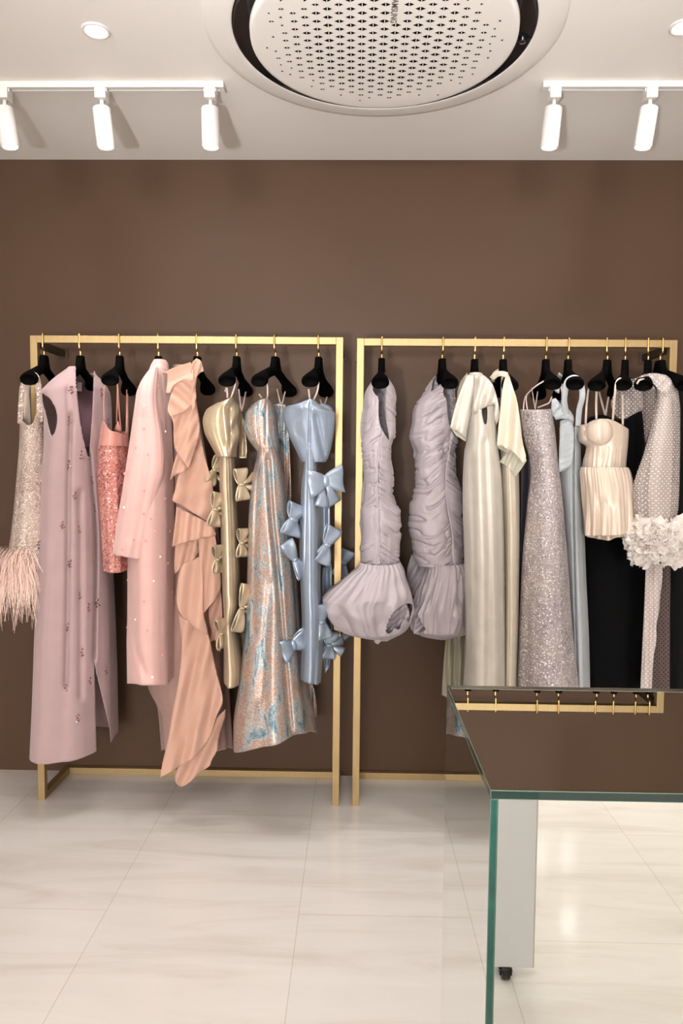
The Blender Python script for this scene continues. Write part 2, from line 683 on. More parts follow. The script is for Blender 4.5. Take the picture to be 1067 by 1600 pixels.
def bow(parent, material, px, py, Y, L=.05, hw=.022, rot=0., yaw=0., tilt=0., name='bow', D=.014, tails=True):
    """two stuffed loops, a knot and two tails"""
    V, Fc = [], []

    def band(path, wid, close=False):
        base = len(V)
        n = len(path)
        m = 6
        for i, (x, y, z) in enumerate(path):
            for k in range(m + 1):
                s = -1 + 2 * k / m
                V.append((x, y + s * wid[i], z + .12 * wid[i] * math.cos(s * 3.1 + x * 60)))
        for i in range(n - 1):
            for k in range(m):
                q = base + i * (m + 1) + k
                Fc.append((q, q + 1, q + m + 2, q + m + 1))
    for sgn in (-1, 1):
        path, wid = [], []
        N = 22
        for i in range(N + 1):
            t = 2 * math.pi * i / N
            x = L * .5 * (1 - math.cos(t))
            z = D * math.sin(t) * (x / L)**.6
            path.append((sgn * x, .0, z))
            wid.append(hw * (.42 + .66 * (x / L)**.7))
        band(path, wid)
    if tails:
        for sgn in (-1, 1):
            path, wid = [], []
            for i in range(9):
                t = i / 8
                path.append((sgn * (.004 + L * .38 * t), -hw * .3 - L * 1.05 * t, -.004 + .01 * math.sin(3 * t + sgn)))
                wid.append(.001)
            base = len(V)
            for (x, y, z), i in zip(path, range(9)):
                ww = hw * (.25 + .5 * i / 8)
                for k in range(4):
                    s = -1 + 2 * k / 3
                    V.append((x + s * ww * .8, y + s * sgn * ww * .3, z + .003 * math.cos(4 * s)))
            for i in range(8):
                for k in range(3):
                    q = base + i * 4 + k
                    Fc.append((q, q + 1, q + 5, q + 4))
    M = Matrix.Translation(W(px, py, Y)) @ Matrix.Rotation(yaw, 4, 'Z') @ Matrix.Rotation(R(90), 4, 'X') @ Matrix.Rotation(rot, 4, 'Z') @ Matrix.Rotation(tilt, 4, 'X')
    V = [M @ Vector(p) for p in V]
    uv = [(p[0], p[2]) for p in V]
    o = mesh_obj(name, V, Fc, material, parent, uv=np.array(uv), thick=.0016)
    mb = MB()
    mb.bm.verts.ensure_lookup_table()
    bmesh.ops.create_uvsphere(mb.bm, u_segments=14, v_segments=8, radius=1.)
    mb.xform(M @ Matrix.Diagonal((hw * .3, hw * .5, D * .75, 1)))
    for f in mb.bm.faces:
        f.smooth = True
    kn = mb.build('knot', material, parent)
    kn.parent = o
    return o
# ------------------------------------------------------------------ the room
WY, HC = 3.011, 2.556           # brown wall, ceiling height
XL, XR, YB = -2.9, 3.1, -10.5

m_ceil = plain('ceiling_paint', (228, 223, 218), .85, spec=.2)
m_white_wall = plain('white_wall_paint', (222, 218, 214), .8, spec=.2)


def wall_material():
    m, nt, p, o = mat('brown_wall_paint')
    v = objmap(nt)
    n = tex(nt, 'ShaderNodeTexNoise', v, Scale=1.3, Detail=3.)
    nt.links.new(ramp(nt, n.outputs['Fac'], [(.3, rgba((77, 58, 45))), (.7, rgba((80, 61, 48)))]), p.inputs['Base Color'])
    p.inputs['Roughness'].default_value = .42
    p.inputs['Specular IOR Level'].default_value = .12
    f = tex(nt, 'ShaderNodeTexNoise', v, Scale=260., Detail=2.)
    bump(nt, p, f.outputs['Fac'], .12, .001)
    return m


def floor_material():
    """large polished cream porcelain tiles, 0.6 x 1.2 m laid in half bond, with faint diagonal veins"""
    m, nt, p, o = mat('porcelain_floor_tiles')
    tc = nt.nodes.new('ShaderNodeTexCoord')
    mp = nt.nodes.new('ShaderNodeMapping')
    mp.inputs['Location'].default_value = (-2.05 + .6 + 1.2 * 3, .145 + .27 + .57 * 6, 0)
    mp.inputs['Rotation'].default_value = (0, 0, R(-90))
    nt.links.new(tc.outputs['Object'], mp.inputs['Vector'])
    br = nt.nodes.new('ShaderNodeTexBrick')
    nt.links.new(mp.outputs['Vector'], br.inputs['Vector'])
    br.offset = .5
    br.inputs['Scale'].default_value = 1.
    br.inputs['Mortar Size'].default_value = .0011
    br.inputs['Mortar Smooth'].default_value = .1
    br.inputs['Brick Width'].default_value = 1.2
    br.inputs['Row Height'].default_value = .57
    br.inputs['Color1'].default_value = (.97, .97, .97, 1)
    br.inputs['Color2'].default_value = (1, 1, 1, 1)
    br.inputs['Mortar'].default_value = (.74, .69, .64, 1)
    v2 = nt.nodes.new('ShaderNodeMapping')
    v2.inputs['Rotation'].default_value = (0, 0, R(-52))
    v2.inputs['Scale'].default_value = (.9, 6., 1)
    nt.links.new(tc.outputs['Object'], v2.inputs['Vector'])
    n = tex(nt, 'ShaderNodeTexNoise', v2.outputs['Vector'], Scale=1.6, Detail=7., Roughness=.6, Distortion=.6)
    col = ramp(nt, n.outputs['Fac'], [(.3, rgba((204, 197, 190))), (.5, rgba((217, 212, 207))), (.72, rgba((222, 218, 213)))])
    mx = nt.nodes.new('ShaderNodeMixRGB')
    mx.blend_type = 'MULTIPLY'
    mx.inputs[0].default_value = 1.
    nt.links.new(col, mx.inputs[1])
    nt.links.new(br.outputs['Color'], mx.inputs[2])
    nt.links.new(mx.outputs[0], p.inputs['Base Color'])
    p.inputs['Roughness'].default_value = .11
    p.inputs['Specular IOR Level'].default_value = .36
    f = tex(nt, 'ShaderNodeTexNoise', tc.outputs['Object'], Scale=35., Detail=2.)
    bump(nt, p, f.outputs['Fac'], .02, .002)
    return m


m_wall = wall_material()
m_floor = floor_material()


def slab(name, lo, hi, m):
    o = MB().box(lo, hi).build(name, m)
    return tag(o, kind='structure')


slab('floor', (XL - .1, YB - .1, -.1), (XR + .1, WY + .1, 0), m_floor)
slab('ceiling', (XL - .1, YB - .1, HC), (XR + .1, WY + .1, HC + .1), m_ceil)
slab('wall_back', (XL - .1, WY, 0), (XR + .1, WY + .1, HC), m_wall)
slab('wall_left', (XL - .1, YB, 0), (XL, WY, HC), m_white_wall)
slab('wall_right', (XR, YB, 0), (XR + .1, WY, HC), m_white_wall)
# street side of the shop: unseen wall, with a window added to carry the fill light
WX0, WX1, WZ0, WZ1 = -2.5, .6, .25, 2.3
b = MB()
b.box((XL - .1, YB - .1, 0), (WX0, YB, HC)).box((WX1, YB - .1, 0), (XR + .1, YB, HC))
b.box((WX0, YB - .1, 0), (WX1, YB, WZ0)).box((WX0, YB - .1, WZ1), (WX1, YB, HC))
tag(b.build('wall_front', m_white_wall), kind='structure')
m_alu = plain('white_window_frame', (225, 222, 218), .4)
m_glass, nt, p, o = mat('added_window_glass')
p.inputs['Base Color'].default_value = (1, 1, 1, 1)
p.inputs['Transmission Weight'].default_value = 1
p.inputs['Roughness'].default_value = 0.
p.inputs['IOR'].default_value = 1.05
wroot = bpy.data.objects.new('added_window', None)
wroot.location = (0, YB - .05, WZ0)
link(wroot)
tag(wroot, kind='structure')
b = MB()
for x in (WX0, -1.48, -.47, WX1 - .05):
    b.box((x, YB - .08, WZ0), (x + .05, YB - .02, WZ1))
b.box((WX0, YB - .08, WZ0), (WX1, YB - .02, WZ0 + .05)).box((WX0, YB - .08, WZ1 - .05), (WX1, YB - .02, WZ1))
b.build('window_frame', m_alu, wroot)
MB().box((WX0, YB - .055, WZ0), (WX1, YB - .047, WZ1)).build('window_pane', m_glass, wroot)

# ------------------------------------------------------------------ clothes racks
m_gold, nt, p, o = mat('brushed_gold_metal')
v = objmap(nt, 40, 40, 2)
n = tex(nt, 'ShaderNodeTexNoise', v, Scale=6., Detail=3.)
nt.links.new(ramp(nt, n.outputs['Fac'], [(.3, rgba((160, 136, 96))), (.7, rgba((168, 144, 104)))]), p.inputs['Base Color'])
p.inputs['Metallic'].default_value = .75
p.inputs['Roughness'].default_value = .48
m_hook = plain('polished_gold_hook', (214, 180, 118), .22, .95)
m_bronze = plain('dark_bronze_bracket', (62, 50, 36), .5, .4)

YR_, TB = 2.75, .027            # front plane of the racks, tube width


def rack(name, x0, x1, ztop, label):
    t = thing(name, label, 'clothes rack', ((x0 + x1) / 2, (YR_ + WY) / 2, 0), 0, 'gold clothes racks along the brown wall')
    y0, y1 = YR_ - TB / 2, YR_ + TB / 2
    for x in (x0, x1 - TB):
        MB().box((x, y0, 0), (x + TB, y1, ztop), .0012).build('post', m_gold, t)
    MB().box((x0 + TB, y0, ztop - TB), (x1 - TB, y1, ztop), .0012).build('top_bar', m_gold, t)
    for x in (x0, x1 - TB):
        MB().box((x, y1, 0), (x + TB, WY - .004, TB), .0012).build('foot_bar', m_gold, t)
    MB().box((x0 + TB, WY - .004 - TB, 0), (x1 - TB, WY - .004, TB), .0012).build('back_bar', m_gold, t)
    for x in (x0, x1 - TB):
        b = MB()
        b.box((x + .001, y1, ztop - TB - .012), (x + TB - .001, WY - .002, ztop - .012), .001)
        b.box((x - .01, WY - .006, ztop - TB - .022), (x + TB + .01, WY - .0005, ztop - .002), .001)
        tag(b.build('wall_bracket', m_bronze, t), 'dark bronze stub fixed to the wall')
    return t


rack('clothes_rack', -1.2335, -.0525, 1.800, 'left gold square-tube clothes rack with the pink, lilac and blue garments')
rack('clothes_rack', -.0015, 1.186, 1.7965, 'right gold square-tube clothes rack with the grey, silver and white garments')

# ------------------------------------------------------------------ hangers
m_velvet, nt, p, o = mat('black_velvet')
p.inputs['Base Color'].default_value = (.0028, .0026, .0025, 1)
p.inputs['Roughness'].default_value = .95
p.inputs['Sheen Weight'].default_value = .0
p.inputs['Specular IOR Level'].default_value = .02


def hanger_proto():
    t = thing('clothes_hanger', 'x', 'hanger', (0, 0, 0))
    # arms: local y runs along the shoulders, origin is on the rack bar's top
    V, Fc = [], []
    ns, seg = 48, 22
    for i in range(ns + 1):
        s = -1 + 2 * i / ns
        a = abs(s)
        y = s * .2
        z = -.122 - .034 * a - .031 * a * a
        wx = .0125 + .0195 * sstep(a, .55, 1.)
        hz = .019 + .0035 * sstep(a, .3, 1.)
        end = 1 - .22 * max(0., (a - .955) / .045)**2
        wx, hz = wx * end, hz * end
        for k in range(seg):
            th = 2 * math.pi * k / seg
            c, q = math.cos(th), math.sin(th)
            V.append((wx * np.sign(c) * abs(c)**.85, y, z + hz * np.sign(q) * abs(q)**.9))
    Fc.append(tuple(range(seg)))
    Fc.append(tuple(reversed(range(ns * seg, ns * seg + seg))))
    for i in range(ns):
        for k in range(seg):
            q = i * seg
            Fc.append((q + k, q + (k + 1) % seg, q + seg + (k + 1) % seg, q + seg + k))
    # head: a tapered block
    base = len(V)
    for z, hy, hx in ((-.136, .070, .0135), (-.118, .048, .0135), (-.098, .034, .013), (-.076, .026, .0125), (-.0735, .0235, .0115)):
        for k in range(20):
            th = 2 * math.pi * k / 20
            c, s = math.cos(th), math.sin(th)
            V.append((hx * np.sign(c) * abs(c)**.5, hy * np.sign(s) * abs(s)**.5, z))
    for i in range(4):
        for k in range(20):
            q = base + i * 20
            Fc.append((q + k, q + (k + 1) % 20, q + 20 + (k + 1) % 20, q + 20 + k))
    Fc.append(tuple(range(base + 80, base + 100)))
    Fc.append(tuple(reversed(range(base, base + 20))))
    mesh_obj('hanger_body', V, Fc, m_velvet, t)
    pts = [(0, 0, -.076), (0, 0, -.060), (.0, -.004, -.052), (0, -.0155, -.046), (0, -.0185, -.036), (0, -.0185, -.004), (0, -.0165, .004), (0, -.008, .0085),
           (0, .004, .0085), (0, .014, .004), (0, .0185, -.006), (0, .0185, -.014)]
    MB().tube(smooth_path(pts, 5), .0036, seg=10).build('hook', m_hook, t)
    MB().cone((0, 0, -.078), (0, 0, -.0715), .0065, .0055, 18).build('collar', m_hook, t)
    return t


HANG = hanger_proto()
_hang_used = []


def hanger(px, ztop, tip_px, label, group, inside=1.):
    """px: where its hook crosses the bar; tip_px: column of the shoulder end that points to the viewer"""
    y = y_of(px, YR_, ztop)
    X = float(x_of(px, YR_ - .014, ztop))
    xt = float(x_of(tip_px, YR_ - .2, ztop - .19))
    rz = math.asin(max(-.7, min(.7, (xt - X) / .2)))
    if not _hang_used:
        o = HANG
    else:
        o = HANG.copy()
        COL.objects.link(o)
        for ch in list(HANG.children):
            c = ch.copy()
            COL.objects.link(c)
            c.parent = o
    _hang_used.append(o)
    o.location = (X, YR_, ztop)
    o.rotation_euler = (0, 0, rz)
    o.scale = (1, inside, 1)
    return tag(o, label, 'hanger', group)


GL, GR = 'black velvet hangers on the left rack', 'black velvet hangers on the right rack'
for px, tip, lab, *ins in [
    (66, 44, 'black velvet hanger holding the ivory beaded dress, at the left post'),
    (123, 92, 'black velvet hanger inside the lilac sleeveless dress', 0.66),
    (185, 171, 'black velvet hanger holding the coral sequin dress by thin straps'),
    (246, 226, 'black velvet hanger whose head shows above the pink coat collar', 0.6),
    (307, 282, 'black velvet hanger under the peach ruffled gown, one end bare', .72),
    (369, 354, 'black velvet hanger holding the champagne satin dress with bows'),
    (430, 404, 'black velvet hanger holding the blue and copper brocade gown'),
    (498, 484, 'black velvet hanger holding the blue satin dress, by the right post')]:
    hanger(px, 1.800, tip, lab, GL, *ins)
for px, tip, lab, *ins in [
    (597, 594, 'black velvet hanger in the first ruched mauve dress beside the left post'),
    (692, 703, 'black velvet hanger in the second ruched mauve dress'),
    (743, 755, 'black velvet hanger head above the sage gown with flaring cap sleeves', 0.6),
    (788, 805, 'black velvet hanger head above the sage gown with pointed draped sleeves', 0.62),
    (855, 864, 'black velvet hanger holding the silver glitter gown by string straps'),
    (890, 899, 'black velvet hanger inside the dusty blue draped gown'),
    (952, 935, 'black velvet hanger behind the corset dress straps, holding the black gown'),
    (980, 975, 'black velvet hanger holding the ivory corset mini dress'),
    (1016, 1008, 'black velvet hanger under the white dotted tulle shoulder'),
    (1035, 1070, 'last black velvet hanger before the right post of the right rack')]:
    hanger(px, 1.7965, tip, lab, GR, *ins)

# ------------------------------------------------------------------ ceiling cassette
AX, AY = .064, 2.135
m_plastic = plain('white_plastic', (230, 225, 220), .45, spec=.4)
m_black_gloss = plain('black_gloss_plastic', (16, 18, 22), .08, coat=.6)
m_hole_shade = plain('painted_hole_shade', (14, 12, 12), .9, spec=.05)
ac = thing('ceiling_air_conditioner', 'round white ceiling air conditioner with perforated centre disc', 'air conditioner', (AX, AY, HC))
MB().lathe([(.505, HC - .0003), (.505, HC - .003), (.502, HC - .0055), (.480, HC - .0095), (.450, HC - .0135), (.430, HC - .0155), (.4255, HC - .0150), (.4250, HC - .012)],
           (AX, AY), 160).build('outer_ring', m_plastic, ac)
tag(MB().lathe([(.4252, HC - .0135), (.4225, HC - .009), (.414, HC - .004), (.400, HC - .001), (.330, HC - .001)], (AX, AY), 160).build('air_outlet', m_black_gloss, ac), 'glossy black air outlet around the disc')
ZD = HC - .049
DR = .3735
dY = AY - .017
MB().lathe([(.325, HC - .0015), (.355, HC - .012), (DR - .002, HC - .022), (DR + .0005, HC - .029), (DR - .001, ZD + .003), (DR - .006, ZD + .0006), (DR - .014, ZD), (.30, ZD), (.0001, ZD)], (AX, dY), 160).build('grille_panel', m_plastic, ac)
# flat dark triangles on a hexagonal raster: shade of the perforations put into colour
V, Fc = [], []
px_, py_ = .0303, .0350
rp = random.Random(5)
for i in range(-12, 13):
    for j in range(-11, 12):
        cx = i * px_
        cy = j * py_ + (py_ * .5 if i % 2 else 0)
        rr = math.hypot(cx, cy)
        if rr > .335 or (abs(cx - .0227) < .019 and -.2 < cy < -.098):
            continue
        for sg in (-1, 1):
            if rr > .285 and rp.random() < (rr - .285) * 12 + .25:
                continue
            s = (1.0 - sstep(rr, .16, .335) * .45) * (.88 + .2 * rp.random())
            g = .0012
            w, h = .0128 * s, .0080 * s
            tri = [(cx + sg * g, cy - h), (cx + sg * (g + w), cy), (cx + sg * g, cy + h)]
            q = len(V)
            V += [(AX + x, dY + y, ZD - .0004) for x, y in tri]
            Fc.append((q, q + 1, q + 2) if sg < 0 else (q + 2, q + 1, q))
tag(mesh_obj('perforation_shade', V, Fc, m_hole_shade, ac, smooth=False), 'dark triangles painted for the shade in the air holes', kind='stuff')
fc = bpy.data.curves.new('lettering', 'FONT')
fc.body = 'SAMSUNG'
fc.size = .0235
fc.align_x = 'RIGHT'
fc.align_y = 'CENTER'
fc.space_character = 1.04
fc.extrude = .0003
fc.offset = .0004
tx = bpy.data.objects.new('lettering', fc)
fc.materials.append(plain('grey_print', (112, 100, 96), .5))
link(tx)
# reads away from the viewer, seen from below
LM = Matrix.Translation((.0227, -.1135, ZD - HC - .0006)) @ Matrix(((0, 1, 0, 0), (1, 0, 0, 0), (0, 0, -1, 0), (0, 0, 0, 1)))
bpy.context.view_layer.update()
dg = bpy.context.evaluated_depsgraph_get()
me = bpy.data.meshes.new_from_object(tx.evaluated_get(dg))
me.transform(LM)
bpy.data.objects.remove(tx)
me.name = 'lettering'
lt = bpy.data.objects.new('lettering', me)
link(lt, ac)
tag(lt, 'grey lettering printed on the disc', kind='stuff')
b = MB()
b.lathe([(.0001, HC - .014), (.009, HC - .014), (.011, HC - .012), (.0115, HC - .002)], (AX + .402, AY + .04), 24)
b.build('sensor', m_black_gloss, ac)

# ------------------------------------------------------------------ tracks, spotlights, downlights
m_lamp_white = plain('white_lamp_metal', (216, 211, 207), .5, spec=.4)
m_slot = plain('track_slot', (60, 52, 48), .6)
m_glow = plain('lit_lamp_lens', (255, 246, 236), .5, emit=(255, 240, 226), estr=5.)
YT = 2.425


def track(x0, x1, label):
    t = thing('lighting_track', label, 'lighting track', ((x0 + x1) / 2, YT, HC))
    w = .017
    b = MB()
    b.box((x0, YT - w, HC - .004), (x1, YT + w, HC - .0002)).box((x0, YT - w, HC - .019), (x1, YT - .006, HC - .0035), .0006)
    b.box((x0, YT + .006, HC - .019), (x1, YT + w, HC - .0035), .0006)
    for x in (x0, x1):
        b.box((x - .006, YT - w - .001, HC - .0195), (x + .006, YT + w + .001, HC - .0003), .001)
    b.build('track_rail', m_lamp_white, t)
    MB().box((x0 + .007, YT - .0058, HC - .012), (x1 - .007, YT + .0058, HC - .0045)).build('contact_slot', m_slot, t)


track(-2.2, -.447, 'white ceiling track carrying three spotlights above the left rack')
track(.592, 2.3, 'white ceiling track carrying two spotlights above the right rack')


def track_spot(px, tx_, label, power=5.):
    X = float(x_of(px, YT, HC - .03))
    t = thing('track_spotlight', label, 'spotlight', (X, YT, HC), 0, 'white cylinder spotlights on the ceiling tracks')
    b = MB()
    b.box((X - .018, YT - .02, HC - .052), (X + .018, YT + .02, HC - .0185), .002)
    b.box((X - .021, YT - .012, HC - .03), (X + .021, YT + .012, HC - .0195), .001)
    b.build('adapter', m_lamp_white, t)
    MB().cone((X, YT, HC - .050), (X, YT, HC - .082), .0065, .0065, 18).build('stem', m_lamp_white, t)
    top = Vector((X - .002, YT, HC - .0765))
    d = Vector((tx_, .05, -1)).normalized()
    e = top + d * .124
    r = .0285
    b = MB()
    q = d.to_track_quat('Z', 'Y').to_matrix().to_4x4()
    b.lathe([(.0001, 0), (r - .002, 0), (r, .002), (r, .122), (r - .0012, .124), (r - .0035, .1235), (r - .0042, .117)], (0, 0), 48)
    b.xform(Matrix.Translation(top) @ q)
    b.build('lamp_housing', m_lamp_white, t)
    b = MB()
    b.lathe([(.0001, .1185), (r - .0043, .1185)], (0, 0), 40)
    b.xform(Matrix.Translation(top) @ q)
    tag(b.build('lens', m_glow, t), 'glowing lens')
    l = bpy.data.lights.new('spot_beam', 'SPOT')
    l.energy = power
    l.color = (1., .975, .945)
    l.spot_size = R(95)
    l.spot_blend = .9
    l.shadow_soft_size = .02
    lo = bpy.data.objects.new('spot_beam', l)
    link(lo)
    lo.location = e + d * .006
    lo.rotation_euler = d.to_track_quat('-Z', 'Y').to_euler()


PS = 13.
track_spot(7, .12, 'leftmost white spotlight, cut by the picture edge', PS)
track_spot(159, .10, 'middle white spotlight of the left track', PS)
track_spot(329, .012, 'white spotlight at the right end of the left track', PS)
track_spot(866, -.07, 'white spotlight at the left end of the right track', PS)
track_spot(1016, -.12, 'white spotlight of the right track, second from its left end', PS)


def downlight(X, Y, label, seen=True, power=14.):
    t = thing('downlight', label, 'downlight', (X, Y, HC), 0, 'round recessed ceiling downlights')
    MB().lathe([(.030, HC - .0005), (.0315, HC - .004), (.036, HC - .005), (.0405, HC - .003), (.041, HC - .0001)], (X, Y), 48).build('trim_ring', m_lamp_white, t)
    b = MB()
    b.lathe([(.0001, HC - .0085), (.015, HC - .0075), (.026, HC - .004), (.031, HC - .0008)], (X, Y), 40)
    tag(b.build('lens', m_glow, t), 'glowing lens')
    l = bpy.data.lights.new('down_beam', 'AREA')
    l.shape = 'DISK'
    l.size = .06
    l.energy = power
    l.color = (1., .985, .965)
    lo = bpy.data.objects.new('down_beam', l)
    link(lo)
    lo.location = (X, Y, HC - .012)


PD = 3.6
downlight(-.756, 2.136, 'round lit downlight between the left track and the viewer', power=PD)
downlight(.905, 2.125, 'round lit downlight above the right track, at the picture edge', power=PD)
for (x, y) in ((-.756, .6), (.905, .6), (-.756, -1.), (.905, -1.), (-.9, -3.0), (.9, -3.0), (1.89, -6.05), (2.16, -6.08), (1.85, -4.97)):
    downlight(x, y, 'round lit downlight of the shop ceiling behind the viewer', power=PD if y > 0 else 1.2)

# ------------------------------------------------------------------ mirrored plinth
m_mirror = plain('mirror_glass', (232, 236, 232), .012, 1.)
m_mirror.node_tree.nodes['Principled BSDF'].inputs['Roughness'].default_value = .0
m_edge, nt, p, o = mat('green_glass_edge')
v = objmap(nt, 9, 9, 9)
n = tex(nt, 'ShaderNodeTexNoise', v, Scale=4., Detail=3.)
nt.links.new(ramp(nt, n.outputs['Fac'], [(.3, (.004, .045, .033, 1)), (.7, (.010, .085, .065, 1))]), p.inputs['Base Color'])
p.inputs['Roughness'].default_value = .06
p.inputs['Coat Weight'].default_value = .5
m_edge2 = plain('refraction_darkened_edge', (18, 44, 38), .08, coat=.5)  # same green glass, its darkness from refraction put into the colour
m_bevel = plain('polished_glass_bevel', (96, 120, 108), .2, .3)

PX0, PX1, PY0, PY1, PZ = .0975, .64, .500, .746, 1.0920
pl = thing('mirrored_plinth', 'mirror-clad plinth with green glass edges standing in front of the right rack', 'display plinth', ((PX0 + PX1) / 2, (PY0 + PY1) / 2, 0))
GT = .0065


def mirror_sheet(name, lo, hi, face_axis):
    """a mirror glass sheet: silvered broad faces, green ground edges, a fine polished arris"""
    o = MB().box(lo, hi, .0005).build(name, [m_mirror, m_edge2 if face_axis == 2 else m_edge, m_bevel], pl)
    for pgn in o.data.polygons:
        nn = pgn.normal
        ax = max(range(3), key=lambda i: abs(nn[i]))
        if abs(nn[ax]) < .93:
            pgn.material_index = 2
        else:
            pgn.material_index = 0 if ax == face_axis else 1
    return o


mirror_sheet('top_mirror', (PX0, PY0, PZ - GT), (PX1, PY1, PZ), 2)
m_frost = plain('bevelled_mirror_border', (150, 156, 148), .22, 1.)
tag(MB().box((PX0 + .003, PY1 - .012, PZ - .0004), (PX1 - .003, PY1 - .0012, PZ + .00025)).build('bevelled_border', m_frost, pl), 'narrow bevelled border along the far edge')
mirror_sheet('side_mirror', (PX0, PY0, .02), (PX0 + GT - .0012, PY1, PZ - GT), 0)
mirror_sheet('side_mirror', (PX1 - GT, PY0, .02), (PX1, PY1, PZ - GT), 0)
mirror_sheet('front_mirror', (PX0 + GT - .001, PY0 + .001, .02), (PX1 - GT, PY0 + GT, PZ - GT), 1)
mirror_sheet('back_mirror', (PX0 + GT, PY1 - GT, .02), (PX1 - GT, PY1, PZ - GT), 1)
m_plinth = plain('plinth_base', (70, 66, 62), .6)
MB().box((PX0 + .02, PY0 + .02, 0), (PX1 - .02, PY1 - .02, .022)).build('base', m_plinth, pl)

# ------------------------------------------------------------------ rolling panel behind the viewer, seen in the plinth's front
rm = thing('rolling_panel', 'tall pale panel on small dark castors, seen reflected in the plinth front', 'panel', (.24, -.80, 0))
m_pale = plain('pale_gloss_panel', (240, 240, 243), .02, .0, coat=1.)
m_rm_frame = plain('thin_white_frame', (214, 208, 202), .4)
MB().box((.005, -.800, .032), (.469, -.796, 1.62)).build('front_sheet', m_pale, rm)
b = MB()
b.box((.0, -.83, .028), (.474, -.8005, 1.626), .001)
b.build('backing_board', m_rm_frame, rm)
m_rubber = plain('dark_castor', (40, 34, 30), .5)
for x in (.06, .40):
    for y in (-.84, -.80):
        b = MB()
        b.cone((x - .010, y, .0165), (x + .010, y, .0165), .0165, .0165, 20)
        b.box((x - .016, y - .008, .012), (x - .012, y + .008, .030)).box((x + .012, y - .008, .012), (x + .016, y + .008, .030)).box((x - .016, y - .012, .026), (x + .016, y + .012, .0285))
        b.build('castor', m_rubber, rm)

# ------------------------------------------------------------------ light
w = bpy.data.worlds.new('world')
SC.world = w
w.use_nodes = True
bg = w.node_tree.nodes['Background']
bg.inputs[0].default_value = (.9, .95, 1., 1)
bg.inputs[1].default_value = 1.0


def area(name, loc, aim, sx, sy, power, color):
    l = bpy.data.lights.new(name, 'AREA')
    l.shape = 'RECTANGLE'
    l.size, l.size_y = sx, sy
    l.energy = power
    l.color = color
    o = bpy.data.objects.new(name, l)
    link(o)
    o.location = loc
    o.rotation_euler = (Vector(aim) - Vector(loc)).to_track_quat('-Z', 'Y').to_euler()
    return o


area('added_rear_fill', (-.95, YB + .06, 1.3), (-.4, 0, 1.2), 3.0, 2.0, 840., (1., .985, .965))  # added soft fill from behind the viewer, placed at the unseen window
def strobe(name, loc, aim, power, size, soft):
    l = bpy.data.lights.new(name, 'SPOT')
    l.energy = power
    l.color = (1., .99, .975)
    l.spot_size = R(size)
    l.spot_blend = 1.
    l.shadow_soft_size = soft
    o = bpy.data.objects.new(name, l)
    link(o)
    o.location = loc
    o.rotation_euler = (Vector(aim) - o.location).to_track_quat('-Z', 'Y').to_euler()


# the photographer's strobes: one thrown forward along the ceiling, one bounced off it overhead
strobe('camera_flash', (-.45, -.75, .95), (.05, 2.85, 2.59), 300., 56, .06)
strobe('bounce_flash', (-.45, -.75, 1.0), (-.1, -.15, 2.556), 700., 92, .08)

vs = SC.view_settings
vs.view_transform = 'Standard'
vs.look = 'None'
vs.gamma = 1.
vs.exposure = -.02
vs.use_curve_mapping = False
SC.cycles.max_bounces = 10
SC.cycles.diffuse_bounces = 5
SC.cycles.glossy_bounces = 6
SC.cycles.transparent_max_bounces = 24
SC.cycles.sample_clamp_indirect = 6.
SC.cycles.use_denoising = True
# ------------------------------------------------------------------ cloth materials
m_ivory_bead = beaded('ivory_beaded_net', (186, 166, 154), (246, 238, 230), 230., .36, .3, .35, base2=(166, 142, 130), sparkle=.5, crystals=120.)
m_ivory_lining = fabric('ivory_lining', (222, 206, 196), .6)
m_feather = plain('blush_ostrich_feather', (238, 208, 194), .8, sheen=.4, spec=.2)
m_lilac = fabric('lilac_crepe', (164, 138, 139), .8, .25, vary=.03)
m_lilac_lining = fabric('mauve_lining', (120, 86, 94), .6)
m_jewel = plain('smoky_pink_jewel', (150, 104, 110), .12, .7, coat=.5)
m_label = plain('woven_label', (222, 210, 204), .7)
m_coral = beaded('coral_sequins', (190, 124, 114), (244, 206, 194), 170., .42, .22, .5, base2=(172, 104, 96), sparkle=.55)
m_coral_satin = fabric('coral_satin', (190, 132, 120), .4, .1)
m_pink = fabric('pink_wool_crepe', (206, 166, 160), .75, .25, vary=.03)
m_pinkflower = plain('pink_bead_flower', (222, 146, 138), .35, coat=.3)
m_pearl = plain('pearl_bead', (245, 228, 220), .2, coat=.5)
m_organza = fabric('peach_organza', (220, 180, 160), .6, .3, vary=.03, trans=.2, weave=500)
m_organza_under = fabric('peach_organza_underlayer', (188, 154, 143), .65, .2, vary=.03, trans=.06)
m_champagne = fabric('champagne_satin', (178, 160, 134), .37, .05, metal=.45, spec=.5, vary=.04, wb=.05)
m_bluesatin = fabric('powder_blue_satin', (148, 160, 176), .37, .05, metal=.45, spec=.5, vary=.04, wb=.05)
m_straps_w = fabric('pale_satin_strap', (196, 178, 170), .5)
m_mauve = fabric('mauve_taffeta', (164, 154, 158), .5, .1, spec=.45, vary=.04, wb=.06)
m_seam = fabric('mauve_seam', (178, 164, 174), .6)
m_sage = fabric('iridescent_sage_organza', (196, 189, 178), .38, .1, metal=.12, spec=.5, vary=.07, wb=.06)
m_sage_sheer = fabric('sheer_sage_organza', (196, 190, 168), .4, .1, metal=.1, vary=.05, trans=.42)
m_sage_under = fabric('pale_celadon_lining', (184, 180, 162), .5, .1)
m_sage2 = fabric('champagne_sage_satin', (214, 203, 184), .38, .1, metal=.12, spec=.5, vary=.04, wb=.05)
m_glitter = beaded('silver_glitter_mesh', (184, 173, 172), (252, 248, 244), 190., .36, .3, .2, base2=(166, 155, 160), sparkle=.35, bright=1., crystals=84.)
m_dusty = fabric('dusty_blue_jersey', (178, 184, 188), .7, .2, vary=.03)
